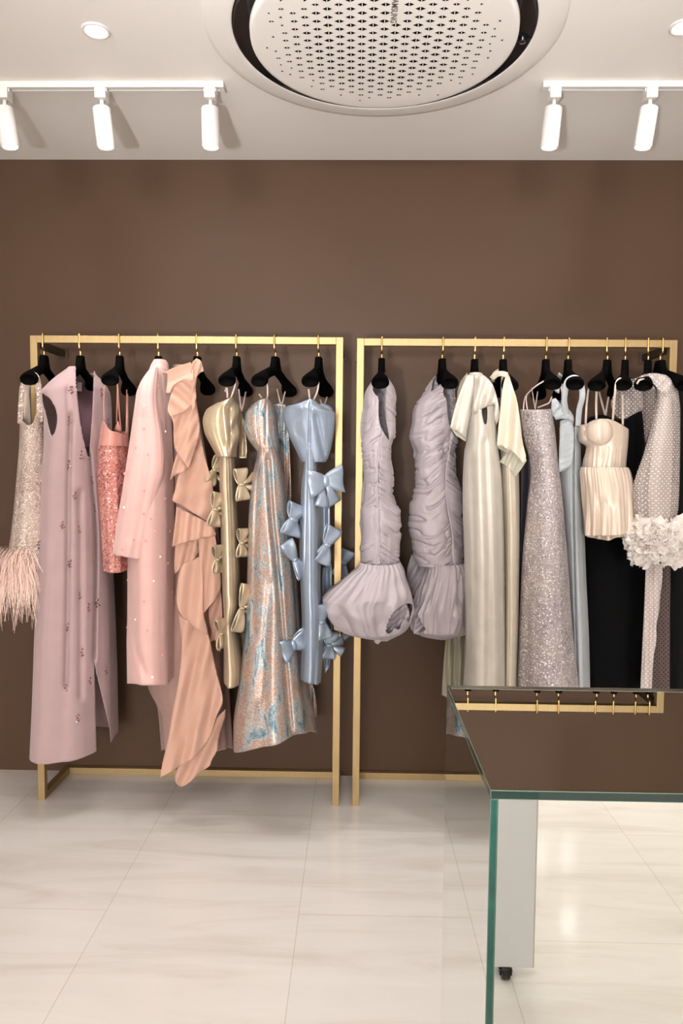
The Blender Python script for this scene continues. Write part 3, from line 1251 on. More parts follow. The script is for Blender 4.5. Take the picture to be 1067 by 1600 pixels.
m_ivorysatin = fabric('ivory_jacquard', (214, 196, 180), .36, .1, metal=.15, spec=.5, vary=.05, wb=.1)
m_blackcloth = fabric('black_velvet_cloth', (12, 12, 13), .85, .05, spec=.1, vary=.1)
m_tulle = dotted('white_dotted_tulle', (218, 204, 198), (250, 243, 240), .26, .0122, .165, .85)
m_tulle_dense = dotted('white_dotted_tulle_doubled', (222, 208, 203), (250, 243, 240), .66, .0122, .165)
m_tulle_dark = dotted('dark_dotted_tulle', (104, 88, 86), (24, 20, 22), .82, .0115, .22)
m_ruffle, nt, p, o = mat('white_tulle_ruffle')
p.inputs['Base Color'].default_value = rgba((255, 250, 246))
p.inputs['Roughness'].default_value = .8
p.inputs['Alpha'].default_value = .97
_tl = nt.nodes.new('ShaderNodeBsdfTranslucent')
_tl.inputs['Color'].default_value = rgba((255, 250, 246))
_mx = nt.nodes.new('ShaderNodeMixShader')
_mx.inputs[0].default_value = .4
nt.links.new(p.outputs[0], _mx.inputs[1])
nt.links.new(_tl.outputs[0], _mx.inputs[2])
nt.links.new(_mx.outputs[0], o.inputs[0])
p.inputs['Sheen Weight'].default_value = .3


def brocade():
    m, nt, p, o = mat('blue_copper_brocade')
    v = uvmap(nt)
    v2 = nt.nodes.new('ShaderNodeMapping')
    v2.inputs['Scale'].default_value = (26., 9., 1)
    nt.links.new(v, v2.inputs['Vector'])
    n = tex(nt, 'ShaderNodeTexNoise', v2.outputs['Vector'], Scale=1., Detail=7., Roughness=.72, Distortion=.7)
    c = ramp(nt, n.outputs['Fac'], [(.28, rgba((52, 80, 106))), (.39, rgba((118, 146, 158))), (.46, rgba((186, 190, 190))), (.54, rgba((194, 158, 138))), (.63, rgba((190, 178, 174))), (.74, rgba((110, 144, 150)))])
    g = tex(nt, 'ShaderNodeTexVoronoi', v, Scale=420.)
    sp = nt.nodes.new('ShaderNodeSeparateColor')
    nt.links.new(g.outputs['Color'], sp.inputs[0])
    g2 = ramp(nt, sp.outputs[0], [(.0, (.45, .45, .48, 1)), (.6, (.85, .85, .85, 1)), (1., (1.25, 1.22, 1.18, 1))])
    mx = nt.nodes.new('ShaderNodeMixRGB')
    mx.blend_type = 'MULTIPLY'
    mx.inputs[0].default_value = .8
    nt.links.new(c, mx.inputs[1])
    nt.links.new(g2, mx.inputs[2])
    nt.links.new(mx.outputs[0], p.inputs['Base Color'])
    p.inputs['Metallic'].default_value = .45
    p.inputs['Roughness'].default_value = .42
    bump(nt, p, g.outputs['Distance'], .5, .0012)
    return m


m_brocade = brocade()


def at(px, py, Y, n=(0, 0, 0)):
    return W(px, py, Y)


def garment(name, label, cat, px, py_hem, Y=2.75):
    return thing(name, label, cat, tuple(W(px, py_hem, Y)))


# ---- 1 ivory beaded dress with feather hem
g = garment('beaded_dress', 'ivory beaded sleeveless dress with a fluffy feather hem, leftmost on the rack', 'dress', 40, 930)
loft('dress_body', g, m_ivory_bead, [(655, 31), (690, 30), (730, 27), (780, 23), (830, 18), (870, 12), (890, 8)],
     [(655, 78), (690, 82), (760, 86), (830, 90), (890, 92)], 668, 890, Yc=2.74, a=.13, sd=.35, nphi=110, nz=110,
     topline=[(31, 652), (36, 658), (43, 664), (50, 662), (55, 650), (60, 640), (66, 638), (80, 640)],
     folds=[(5, .002, .008, 1., .6), (9, .001, .004, 0., .4)])
strap(g, [(31.5, 662, 2.64), (33, 630, 2.61), (35.5, 604, 2.585), (44, 592, 2.575), (52, 586, 2.58)], .010, m_ivory_bead)
tag(strap(g, [(43, 664, 2.70), (42, 640, 2.68), (41, 615, 2.66), (43, 600, 2.63)], .012, m_ivory_lining, 'lining'), 'plain ivory lining showing inside the strap')
strap(g, [(44, 589.5, 2.57), (50, 586, 2.574), (56, 590, 2.57), (60, 606, 2.59), (62, 632, 2.62), (62, 660, 2.64)], .012, m_ivory_bead)
V, Fc = [], []
rnd = random.Random(3)
for i in range(2300):
    th = rnd.random() * 2 * math.pi
    lay = rnd.random()
    cx, cy = 26 + 36 * math.cos(th), 2.74 - .15 * math.sin(th) + .05 * math.cos(th)
    base = W(cx, 852 + 42 * lay + 4 * rnd.random(), cy)
    out = Vector((math.cos(th) * .8, -math.sin(th), 0)).normalized()
    ln = .055 + .085 * rnd.random()
    drop = .35 + 1.3 * rnd.random()
    side = out.cross(Vector((0, 0, 1)))
    cur = (rnd.random() - .5) * 1.2
    w0 = .0007 + .0007 * rnd.random()
    q = len(V)
    N = 6
    for k in range(N + 1):
        t = k / N
        pt = base + out * (ln * .75 * math.sin(t * 1.4)) + Vector((0, 0, -1)) * (ln * drop * t * t + ln * .15 * t) + side * (cur * ln * t * t * .6)
        ww = w0 * (1 - .7 * t)
        V += [tuple(pt + side * ww), tuple(pt - side * ww + Vector((0, 0, ww)))]
    for k in range(N):
        Fc.append((q + 2 * k, q + 2 * k + 1, q + 2 * k + 3, q + 2 * k + 2))
tag(mesh_obj('feather_trim', V, Fc, m_feather, g), 'blush ostrich feather hem', kind='stuff')

# ---- 2 lilac sleeveless dress
g = garment('sleeveless_dress', 'long lilac sleeveless dress with deep V neck and jewelled sprigs', 'dress', 110, 1180)
body = loft('dress_body', g, m_lilac,
     [(575, 107), (580, 100), (590, 86), (602, 73), (614, 64), (628, 66), (657, 69), (690, 69), (736, 66), (841, 62), (900, 60), (965, 56), (1110, 50), (1190, 46)],
     [(575, 147), (584, 149), (597, 161), (618, 172), (660, 174), (720, 173), (800, 172), (912, 176), (991, 179), (1070, 181), (1140, 182)],
     578, 1163, Yc=2.74, a=[(578, .10), (620, .185), (800, .16), (1163, .19)], sd=.62, nphi=200, nz=230, power=.92,
     folds=[(4, .001, .010, .4, .5), (7, .0005, .005, 2., -.4), (11, 0, .002, 1., 0)],
     creases=[([(640, 111), (760, 107), (900, 106), (1080, 103)], .020, 4.), ([(760, 125), (900, 126), (1100, 126)], .016, 5.),
              ([(700, 139), (860, 150), (1040, 147)], .03, 2.6), ([(600, 105), (700, 108)], .008, 3.)],
     cuts=[chaikin([(118, 560), (118, 590), (124, 655), (131, 690), (139, 722), (141, 690), (145, 640), (147.5, 560)], 1),
           chaikin([(64, 613), (72, 618), (81, 626), (88, 640), (90, 658), (86, 676), (81, 683), (77, 672), (72, 648), (67, 630)], 2),
           [(147.2, 1036), (153, 1062), (162, 1100), (171, 1135), (174, 1165), (151, 1175), (149, 1110)]])
tag(panel('lining', g, m_lilac_lining, [(119, 590), (147, 590), (146, 650), (140, 700), (132, 700), (124, 650)], 2.86, round_=1), 'darker mauve lining inside the neckline')
tag(panel('size_tag', g, m_label, [(120, 597), (128, 597.5), (127.6, 612), (119.6, 611)], 2.835, round_=0), 'small white woven label')


def jewel(parent, px, py, Y, s=1., material=None, name='jewel_sprig', seedv=0):
    rn = random.Random(int(px * 7 + py))
    mb = MB()
    c = W(px, py, Y)
    for k in range(6):
        an = k * 1.05 + rn.random() * .5
        rr = (.0042 if k else 0) * s * (1 + .4 * rn.random())
        pt = c + Vector((rr * math.cos(an), -.002, rr * 1.5 * math.sin(an)))
        m = Matrix.Translation(pt) @ Matrix.Rotation(an, 4, 'Y') @ Matrix.Diagonal((.0032 * s, .0022 * s, .0018 * s, 1))
        r = bmesh.ops.create_icosphere(mb.bm, subdivisions=1, radius=1.)
        bmesh.ops.transform(mb.bm, matrix=m, verts=r['verts'])
    return mb.build(name, material or m_jewel, parent)


def surf_depth(obj, px, py, default=2.6):
    """depth at which the line of sight through (px, py) first meets a garment"""
    o0 = Vector((0, 0, ZC))
    d = (W(px, py, 2.5) - o0).normalized()
    M = obj.matrix_basis.copy()
    if obj.parent:
        M = Matrix.Translation(obj.parent.location)
    iv = M.inverted()
    ok, loc, nrm, idx = obj.ray_cast(iv @ o0, d)
    return (M @ loc).y if ok else default


bpy.context.view_layer.update()
for px, py in [(112, 609), (107, 657), (127, 711), (106, 726), (143, 750), (117, 774), (147, 794), (98, 820), (123, 828), (62, 851), (110, 881), (124, 930), (138, 949), (106, 980),
               (128, 1019), (140, 1064), (102, 1075), (121, 1122), (158, 614), (168, 660), (153, 943), (165, 1048)]:
    jewel(g, px, py, surf_depth(body, px, py), 1.65)

# ---- 3 coral sequin dress
g = garment('sequin_dress', 'short coral sequin slip dress hanging by thin straps between lilac dress and pink coat', 'dress', 178, 887)
TL = [(152, 680), (156, 668), (160, 657), (163, 660), (168, 668), (174, 673), (182, 675), (190, 678), (197, 680), (203, 680)]
loft('dress_body', g, m_coral, [(655, 158), (680, 156), (700, 153), (740, 151.5), (790, 155), (840, 159), (888, 162)],
     [(655, 200), (680, 200), (740, 203), (800, 204), (888, 204)], 684, 888, Yc=2.72, a=.12, sd=.35, nphi=110, nz=110,
     topline=[(x, y + 13) for x, y in TL], folds=[(4, .002, .004, .2, .4), (9, .001, .003, 0, 0)])
loft('satin_yoke', g, m_coral_satin, [(655, 159.5), (680, 156), (700, 152.8)], [(655, 197), (680, 200), (700, 201.5)], 672, 698, Yc=2.72, a=.122, sd=.35, nphi=110, nz=24, topline=TL)
panel('lining', g, m_coral_satin, [(178, 672), (184, 657), (190, 675)], 2.70, round_=0)
for pts in ([(163, 658, 2.64), (162, 630, 2.62), (163, 604, 2.6)],
            [(166, 589, 2.574), (174, 585.5, 2.574), (181, 590, 2.574), (183.5, 604, 2.574), (183, 630, 2.6), (182, 660, 2.68)],
            [(184, 606, 2.574), (186, 640, 2.62), (189, 674, 2.68)], [(198, 606, 2.90), (198, 640, 2.82), (197, 679, 2.76)], [(199.5, 606, 2.95), (199.5, 679, 2.78)]):
    strap(g, pts, .0024, m_coral_satin)

# ---- 4 pink coat
g = garment('embellished_coat', 'pale pink long-sleeved coat scattered with tiny bead flowers', 'coat', 236, 1070)
body = loft('coat_body', g, m_pink, [(566, 239), (574, 236), (585, 229), (600, 219), (615, 213), (680, 208), (780, 203), (870, 199), (960, 199), (1000, 198), (1068, 199)],
     [(566, 260), (575, 262), (600, 264), (700, 269), (800, 272), (900, 273), (1000, 274), (1060, 276)], 566, 1062, Yc=2.74, a=[(566, .05), (600, .15), (1062, .17)], sd=.25,
     nphi=150, nz=170, folds=[(3, .002, .008, 1.2, .4), (6, .001, .004, .3, .5)], hem=[(198, 1068), (225, 1070), (258, 1070), (268, 1062), (277, 1052)],
     creases=[([(580, 250), (680, 262), (860, 266)], .010, 3.), ([(950, 205), (1010, 212), (1066, 232)], .012, 6.)])
slv = loft('sleeve', g, m_pink, [(572, 238), (585, 227), (598, 219), (612, 214), (640, 209.5), (700, 201), (760, 192), (820, 182), (870, 174.5)],
     [(572, 247), (590, 246), (620, 245), (650, 248), (680, 253), (712, 255), (735, 254), (770, 245), (820, 236), (878, 222)], 574, 868, Yc=2.60, a=[(574, .02), (620, .05), (868, .045)], sd=.1,
     nphi=90, nz=130, hem=[(174, 866), (200, 871), (223, 875)], folds=[(3, .001, .002, 0, 1.), (5, .001, .002, 1, .7)], creases=[([(640, 222), (720, 230), (850, 205)], .006, 10.)])
loft('collar', g, m_pink, [(563, 240), (570, 236), (585, 231)], [(563, 259), (570, 262.5), (585, 264)], 564, 583, Yc=2.72, a=.052, sd=.2, nphi=60, nz=16)
tag(strap(g, [(230, 586, 2.655), (240, 581.5, 2.645), (252, 581, 2.645), (264, 582.5, 2.66)], .0034, m_pinkflower, 'collar_seam', flat=.6), 'darker pink seam under the collar')
bpy.context.view_layer.update()


def bead_flower(parent, px, py, Y, material, s=1.):
    mb = MB()
    c = W(px, py, Y)
    for k in range(5):
        an = k * 2 * math.pi / 5 + .3
        m = Matrix.Translation(c + Vector((.0034 * s * math.cos(an), -.001, .0034 * s * math.sin(an)))) @ Matrix.Diagonal((.003 * s, .0018 * s, .003 * s, 1))
        r = bmesh.ops.create_icosphere(mb.bm, subdivisions=1, radius=1.)
        bmesh.ops.transform(mb.bm, matrix=m, verts=r['verts'])
    r = bmesh.ops.create_icosphere(mb.bm, subdivisions=1, radius=.0016 * s, matrix=Matrix.Translation(c + Vector((0, -.003, 0))))
    return mb.build('bead_flower', material, parent)


for px, py in [(218, 606), (226, 633), (225, 670), (231, 710), (195, 740), (225, 767), (194, 793), (225, 803), (209, 844), (191, 859), (242, 830), (212, 700), (238, 800), (246, 603)]:
    bead_flower(g, px, py, surf_depth(slv, px, py, 2.55), m_pearl if (px, py) == (194, 793) else m_pinkflower, .9)
for px, py in [(247, 650), (258, 674), (265, 636), (258, 779), (236, 811), (228, 845), (250, 870), (265, 830), (240, 908), (225, 940), (268, 925), (253, 962), (212, 968), (200, 906),
               (254, 1023), (238, 1058), (213, 1010), (271, 990), (199, 980), (230, 985), (262, 880)]:
    bead_flower(g, px, py, surf_depth(body, px, py, 2.58), m_pearl if (px + py) % 4 == 0 else m_pinkflower, .8)

# ---- 5 peach ruffled gown
g = garment('ruffled_gown', 'peach organza gown with cascading ruffles down its side, longest on the rack', 'gown', 300, 1228)
loft('gown_body', g, m_organza_under,
     [(568, 268), (640, 268), (740, 270), (850, 274), (930, 262), (1000, 246), (1060, 231), (1075, 232), (1110, 247), (1170, 253), (1180, 254)],
     [(568, 301), (620, 306), (660, 312), (720, 322), (800, 336), (900, 345), (1000, 350), (1100, 357), (1180, 362)], 572, 1178, Yc=2.84, a=[(572, .05), (700, .09), (1178, .13)], sd=.15,
     nphi=170, nz=170, folds=[(5, .001, .012, .5, .8), (9, .0005, .007, 1.5, -.6)], hem=[(252, 1170), (275, 1180), (310, 1176), (346, 1172), (362, 1168)])
panel('shoulder_drape', g, m_organza, [(297, 582), (300, 566), (307, 560), (314, 563), (317, 574), (318, 580), (311, 583), (306, 592), (305, 640), (300, 640), (299, 600)], 2.57, folds=[(.3, 11, .006, 0)], grad=(.001, 0))
RUF = [  # outline, depth, depth slope, folds
    ([(261, 579), (280, 571), (298, 566), (302, 575), (303, 596), (288, 592), (270, 602), (266, 614), (259, 614), (262, 596)], 2.555, (.0, .0), [(1.1, 40, .008, 1.)]),
    ([(259, 612), (270, 600), (268, 640), (258, 690), (266, 690), (272, 730), (274, 760), (264, 760), (262, 690)], 2.80, (.0, .0), [(0, 14, .006, 0)]),
    ([(304, 588), (290, 587), (274, 596), (268, 612), (261, 638), (264, 646), (266, 650), (284, 645), (297, 636), (307, 628), (306, 606)], 2.565, (.0006, -.0004), [(2.3, 26, .010, .4)]),
    ([(266, 648), (286, 644), (306, 628), (310, 650), (313, 670), (306, 700), (294, 732), (284, 718), (277, 709), (272, 698), (271, 680), (272, 664)], 2.605, (.0004, -.0003), [(.15, 30, .010, 2.), (.5, 13, .003, 1.)]),
    ([(277, 708), (294, 731), (286, 738), (274, 741), (266, 750), (270, 730), (274, 716)], 2.60, (.0004, -.0003), [(.3, 16, .007, .5)]),
    ([(279, 738), (294, 731), (312, 672), (320, 716), (331, 750), (336, 790), (336, 832), (327, 818), (310, 806), (296, 798), (284, 789), (270, 784), (269, 780), (274, 764)], 2.64, (.0003, -.0003), [(.25, 44, .012, .2), (1.2, 38, .006, 1.)]),
    ([(276, 792), (300, 804), (327, 818), (333, 824), (338, 834), (335, 838), (322, 839), (308, 843), (290, 847), (269, 854), (272, 830)], 2.595, (.0004, -.0004), [(.1, 19, .010, .8)]),
    ([(274, 852), (296, 846), (311, 841), (309, 850), (313, 860), (306, 872), (292, 882), (281, 889), (273, 897), (272, 880)], 2.615, (.0004, -.0003), [(.2, 18, .009, 0.)]),
    ([(309, 836), (336, 837), (341, 870), (345, 900), (345, 922), (336, 938), (326, 948), (315, 963), (315, 930), (312, 880)], 2.60, (.0002, -.0003), [(.1, 24, .010, 1.2)]),
    ([(281, 884), (296, 878), (314, 868), (317, 900), (317, 962), (322, 974), (325, 992), (312, 984), (298, 977), (286, 965), (277, 951), (275, 930)], 2.585, (.0003, -.0003), [(.12, 34, .011, .3)]),
    ([(326, 940), (345, 922), (349, 980), (344, 1020), (336, 1000), (325, 1004), (332, 990), (326, 970)], 2.66, (0, 0), [(.3, 18, .008, 0)]),
    ([(279, 960), (300, 975), (323, 984), (330, 1010), (338, 1050), (348, 1088), (348, 1100), (336, 1122), (330, 1150), (305, 1184), (288, 1192), (274, 1202), (250, 1215), (254, 1190), (262, 1160), (272, 1100), (282, 1050), (285, 1000)],
     2.57, (.0005, -.00015), [(.13, 36, .012, .5), (.28, 21, .004, 2.)]),
    ([(334, 1126), (352, 1108), (353, 1118), (345, 1140), (340, 1160), (339, 1174), (330, 1188), (328, 1198), (312, 1206), (300, 1220), (285, 1230), (277, 1227), (273, 1220), (275, 1200), (300, 1180), (326, 1150)],
     2.60, (.0006, -.0002), [(.4, 24, .009, 1.)]),
]
for poly, Y0, gr, fo in RUF:
    panel('ruffle', g, m_organza, poly, Y0, grad=gr, folds=fo, round_=2)

# ---- 6 champagne satin dress with bows
g = garment('satin_dress', 'champagne gold satin strapless dress trimmed with bows', 'dress', 360, 1068)
loft('bodice', g, m_champagne, [(618, 352), (624, 347), (630, 338), (641, 322), (657, 317), (675, 320), (695, 330), (718, 343)],
     [(618, 367), (624, 370), (634, 373), (668, 374.5), (700, 372), (718, 369)], 640, 714, Yc=2.64, a=[(630, .07), (714, .06)], sd=.3, nphi=130, nz=60,
     topline=[(316, 648), (322, 640), (336, 630), (350, 624), (359, 620.5), (366, 622), (372, 632), (375, 640)],
     creases=[([(622, 359.5), (704, 360)], .008, 1.2), ([(630, 350), (665, 352), (700, 356)], -.012, 4.), ([(658, 330), (664, 350)], .01, 6.)],
     folds=[(3, .004, .002, 1., 2.)], relief=lambda PH, Z, PX, ym, VV: .006 * np.cos((PX - 360) * .25 + (ym - 660) * .16) * sstep(PX, 356, 362))
panel('bodice_back', g, m_champagne, [(372, 634), (378, 646), (382, 660), (386, 700), (385, 716), (374, 716)], 2.76, folds=[(0, 12, .006, 0)])
loft('skirt', g, m_champagne, [(700, 345), (712, 343.5), (746, 343), (796, 345), (860, 346), (917, 347.5), (966, 350), (1000, 350), (1031, 350), (1070, 350)],
     [(700, 362), (712, 365), (729, 367), (780, 369), (840, 372.5), (900, 374.5), (925, 374), (963, 368.5), (980, 371), (1007, 376), (1039, 380), (1070, 376)], 702, 1061, Yc=2.66,
     a=[(702, .06), (860, .10), (1061, .11)], sd=.25, nphi=120, nz=150, folds=[(3, .001, .003, .5, .3), (5, .001, .002, 1., 1.)],
     relief=lambda PH, Z, PX, ym, VV: .009 * np.exp(-((ym - 942 - (PX - 366) * .8) / 13)**2) * sstep(PX, 356, 364) - .006 * np.exp(-((ym - 968) / 6)**2))
strap(g, [(352, 612, 2.62), (354, 606, 2.60)], .004, m_straps_w)
strap(g, [(354.5, 606, 2.575), (355.5, 622, 2.60)], .0034, m_straps_w)
strap(g, [(355, 586.5, 2.574), (361, 584.5, 2.574), (366, 589, 2.574), (367.5, 600, 2.574), (363, 615, 2.58), (360.5, 622, 2.59)], .0027, m_straps_w)
strap(g, [(373, 608, 2.90), (376, 634, 2.84), (378, 642, 2.80)], .003, m_straps_w)
strap(g, [(384, 612, 2.90), (380, 632, 2.84), (377.5, 642, 2.80)], .003, m_straps_w)
for (px, py, Y, L, hw, rot, yaw) in [(335, 735, 2.66, .055, .022, R(62), .9), (337, 796, 2.60, .062, .026, R(80), .8), (340, 874, 2.60, .052, .024, R(92), 1.0), (346, 990, 2.60, .056, .024, R(96), .9),
                                    (377, 757, 2.60, .058, .026, R(96), .7), (378, 848, 2.60, .052, .022, R(88), .9), (378, 950, 2.58, .088, .022, R(76), .7), (379, 1010, 2.72, .05, .02, R(70), .6)]:
    bow(g, m_champagne, px, py, Y, L, hw, rot, yaw)

# ---- 7 brocade gown
g = garment('brocade_gown', 'shimmering blue and copper brocade gown flaring to the floor', 'gown', 430, 1170)
loft('bodice', g, m_brocade, [(615, 402), (625, 398), (634, 392), (647, 383), (668, 381), (684, 386), (705, 401)], [(615, 420), (629, 426), (657, 432), (680, 434), (705, 436)],
     640, 706, Yc=2.66, a=[(640, .08), (706, .06)], sd=.2, nphi=120, nz=50, topline=[(381, 648), (388, 640), (396, 630), (404, 625), (415, 622.5), (424, 626), (430, 642)],
     creases=[([(626, 401), (700, 405)], .006, 1.5), ([(626, 416), (700, 415)], .006, 1.5)], folds=[(3, .003, .003, 1., 0)])
panel('bodice_back', g, m_brocade, [(424, 634), (436, 630), (446, 632), (450, 660), (453, 720), (456, 780), (454, 830), (444, 800), (438, 740), (431, 700)], 2.80, folds=[(0, 9, .008, 0), (.2, 17, .004, 1)])
loft('skirt', g, m_brocade, [(700, 404), (708, 403), (749, 395), (815, 389.5), (886, 388), (991, 383), (1070, 375), (1136, 367), (1180, 368)],
     [(700, 433), (718, 438), (762, 445), (828, 454), (894, 462), (965, 467), (1044, 474), (1143, 491), (1180, 494)], 700, 1160, Yc=2.66,
     a=[(700, .07), (860, .12), (1160, .20)], sd=.22, nphi=180, nz=190, hem=[(366, 1170), (370, 1176), (395, 1173), (417, 1168), (440, 1160), (457, 1153), (475, 1148), (493, 1143)],
     folds=[(4, .002, .012, .2, .3), (7, .001, .006, 1.4, .4)],
     creases=[([(706, 418), (800, 424), (900, 434), (1000, 442), (1150, 455)], .034, 4.5), ([(720, 402), (860, 398), (1000, 396)], .016, 5.), ([(900, 425), (1000, 415), (1100, 408)], .014, 7.)])
panel('train', g, m_brocade, [(478, 1060), (490, 1068), (497, 1118), (490, 1124), (484, 1100)], 2.80, folds=[(0, 8, .004, 0)])
for pts in ([(405, 616, 2.58), (409, 622, 2.60)], [(404, 596, 2.574), (411, 593.5, 2.574), (417, 600, 2.574), (418, 615, 2.57), (417, 624, 2.60)], [(433, 608, 2.90), (436, 622, 2.84), (439, 634, 2.80)], [(447, 606, 2.92), (443, 622, 2.86), (440, 634, 2.80)]):
    strap(g, pts, .0026, m_straps_w)

# ---- 8 blue satin dress with bows
g = garment('satin_dress', 'powder blue satin strapless dress trimmed with bows, beside the right post', 'dress', 487, 1068)
loft('bodice', g, m_bluesatin, [(618, 470), (626, 466), (632, 456), (637, 445), (649, 442.5), (678, 451), (706, 464), (732, 476)],
     [(618, 495), (626, 500), (640, 514), (646, 524), (665, 523), (700, 517), (722, 509), (732, 500)], 640, 722, Yc=2.64, a=[(640, .10), (722, .05)], sd=.05, nphi=150, nz=70,
     topline=[(442, 640), (447, 636), (461, 631), (474, 625.5), (482, 623.5), (491, 626), (500, 633), (508, 640), (518, 643), (525, 645)],
     creases=[([(624, 484.5), (704, 482.5)], .010, 1.3), ([(640, 492), (680, 500), (720, 508)], .016, 5.), ([(640, 470), (664, 462), (690, 470)], .012, 7.)], folds=[(3, .004, .001, 2., 1.)])
panel('bodice_back', g, m_bluesatin, [(497, 632), (505, 630), (517, 634), (525, 646), (518, 690), (508, 660)], 2.80, bulge=.01)
loft('skirt', g, m_bluesatin, [(696, 477), (704, 476), (730, 475), (754, 471.5), (811, 469), (860, 468), (915, 470), (975, 472), (1065, 469.5)],
     [(696, 491), (704, 493), (730, 495), (762, 498), (795, 500), (860, 500.5), (915, 500), (945, 502), (1020, 503), (1070, 500)], 698, 1062, Yc=2.64, a=[(698, .06), (860, .11), (1062, .12)], sd=.05,
     nphi=120, nz=150, folds=[(3, .001, .003, .5, .3), (5, .001, .003, 1., .8)], hem=[(469, 1062), (480, 1067), (492, 1070), (501, 1067)],
     creases=[([(706, 480), (800, 478), (900, 476)], .005, 1.2)], relief=lambda PH, Z, PX, ym, VV: .004 * np.exp(-((ym - 948) / 8)**2) * sstep(PX, 484, 494))
panel('overskirt', g, m_bluesatin, [(498, 778), (515, 784), (516, 826), (511, 850), (502, 856)], 2.74, folds=[(0, 14, .006, 0)])
panel('overskirt', g, m_bluesatin, [(500, 890), (518, 880), (522, 960), (516, 1040), (508, 1052), (502, 1010)], 2.84, folds=[(0, 12, .008, 0)])
for pts in ([(482, 608, 2.575), (484, 624, 2.59)], [(483, 592, 2.574), (491, 588.5, 2.574), (497, 595, 2.574), (496, 610, 2.574), (490, 625, 2.59)], [(500, 624, 2.88), (504, 634, 2.82)], [(511, 620, 2.9), (507, 632, 2.84)]):
    strap(g, pts, .0029, m_straps_w)
for (px, py, Y, L, hw, rot, yaw, tl) in [(509, 752, 2.57, .070, .046, R(8), .5, 1), (459, 812, 2.57, .058, .040, R(72), .7, 0), (461, 874, 2.57, .074, .026, R(-60), .5, 0), (511, 852, 2.58, .070, .032, R(66), .6, 0),
                                        (503, 972, 2.57, .064, .030, R(98), .6, 0), (459, 1008, 2.57, .056, .042, R(20), .6, 0), (514, 1008, 2.70, .052, .030, R(80), .5, 1), (536, 880, 2.88, .056, .034, R(70), .5, 0), (533, 1002, 2.88, .045, .024, R(60), .7, 0)]:
    bow(g, m_bluesatin, px, py, Y, L, hw, rot, yaw, tails=bool(tl))



# ---- 9, 10 ruched mauve dresses
def ruche(seam, k=1., seed=0., slope=1.):
    def f(PH, Z, PX, ym, VV):
        s = PX - pchip(seam, ym)
        fr = np.sin(PH) > 0
        a = np.abs(s)
        u = np.cos(PH) * 1.05 + np.where(s > 0, 7.3, 0) + np.where(fr, 0, 3.)
        q = Z * 84 + slope * .115 * np.minimum(a, 30) + 1.3 * noise3(u * 1.2 + seed, Z * 6, 1.)
        c1 = noise3(u + seed, q * .55, seed)
        c2 = noise3(u * 1.3, q * 1.1 + 9, seed + 4)
        m1 = sstep(noise3(u * 1.5 + 5, Z * 16, seed), -.5, .35)
        m2 = sstep(noise3(u * 2.2 + 2, Z * 21, seed + 1), -.3, .5)
        big = noise3(u * .9 + seed, q * .20, 3.)
        d = .008 * big + .0030 * c1 - .0090 * m1 * np.exp(-(c1 / .15)**2) - .0060 * m2 * np.exp(-(c2 / .18)**2)
        return k * d - .006 * np.exp(-(s / 1.5)**2) * fr
    return f


def bubble(seed):
    def f(PH, Z, PX, ym, VV):
        t = np.sin(VV * math.pi)
        n = noise3(np.cos(PH) * 3.6 + seed, np.sin(PH) * 3.6, VV * 3.2)
        n2 = noise3(np.cos(PH) * 6 + seed, np.sin(PH) * 6, VV * 1.2 + 4)
        g_ = np.cos(26 * PH + 3 * n) * np.exp(-VV * 3.4)
        return .020 * n * t + .014 * (1 - 2 * np.abs(n2)) * t + .010 * (1 - 2.4 * np.abs(noise3(np.cos(PH) * 2.5 + VV * 2, np.sin(PH) * 2.5 + seed, VV * 4.))) * t + .0045 * g_
    return f


g = garment('ruched_dress', 'ruched mauve dress with a puffed bubble hem, first beside the left post', 'dress', 590, 1000)
seam = [(580, 598), (683, 596), (730, 590), (804, 591), (853, 593), (880, 597)]
loft('ruched_body', g, m_mauve, [(584, 594), (588, 590), (597, 581), (611, 573), (639, 568.5), (670, 564), (709, 567), (738, 568), (772, 567), (804, 563), (836, 565), (880, 562)],
     [(584, 601), (588, 604), (600, 612), (607, 615), (628, 618.5), (679, 618), (692, 612.5), (713, 611), (741, 613.5), (772, 613), (785, 618), (800, 626), (847, 625), (880, 623)],
     585, 881, Yc=2.66, a=[(585, .05), (620, .09), (881, .10)], sd=0., nphi=170, nz=300, relief=ruche(seam, 1.05, 1.),
     cuts=[chaikin([(597, 589), (588, 596), (581, 607), (586, 617), (592, 620), (591, 645), (593, 664), (600, 677), (608.5, 690), (607, 676), (603, 655), (602.5, 625), (604, 605), (602, 594)], 1)])
mb = MB().tube(smooth_path([W(x, y, 2.552 + .012 * (y < 720)) for y, x in seam[1:]], 6), .0016, seg=8)
mb.build('seam', m_seam, g)
loft('bubble_skirt', g, m_mauve, [(876, 563), (884, 561), (896, 547), (910, 532), (924, 516), (936, 505), (946, 505), (958, 511), (970, 518), (982, 535), (991, 556), (997, 580), (1001, 602)],
     [(876, 623), (884, 627), (902, 634), (928, 644), (947, 645), (962, 643), (975, 639), (986, 630), (994, 618), (1001, 604)], 878, 999, Yc=2.62, a=[(878, .09), (930, .17), (980, .14), (998, .03)], sd=0.,
     nphi=180, nz=150, relief=bubble(2.), cuts=[chaikin([(602, 990), (606, 970), (614, 957), (624, 948), (636, 942), (646, 944), (643, 958), (639, 974), (634, 966), (628, 972), (624, 986), (616, 980), (611, 990)], 1)])
panel('turned_hem', g, m_mauve, [(602, 958), (616, 946), (634, 940), (641, 958), (636, 978), (618, 992), (603, 990)], 2.56, folds=[(.9, 15, .016, 0), (.2, 9, .006, 1)])
panel('hem_tail', g, m_mauve, [(583, 990), (600, 992), (598, 1000), (590, 1007), (584, 1003)], 2.56, folds=[(.2, 9, .004, 0)])

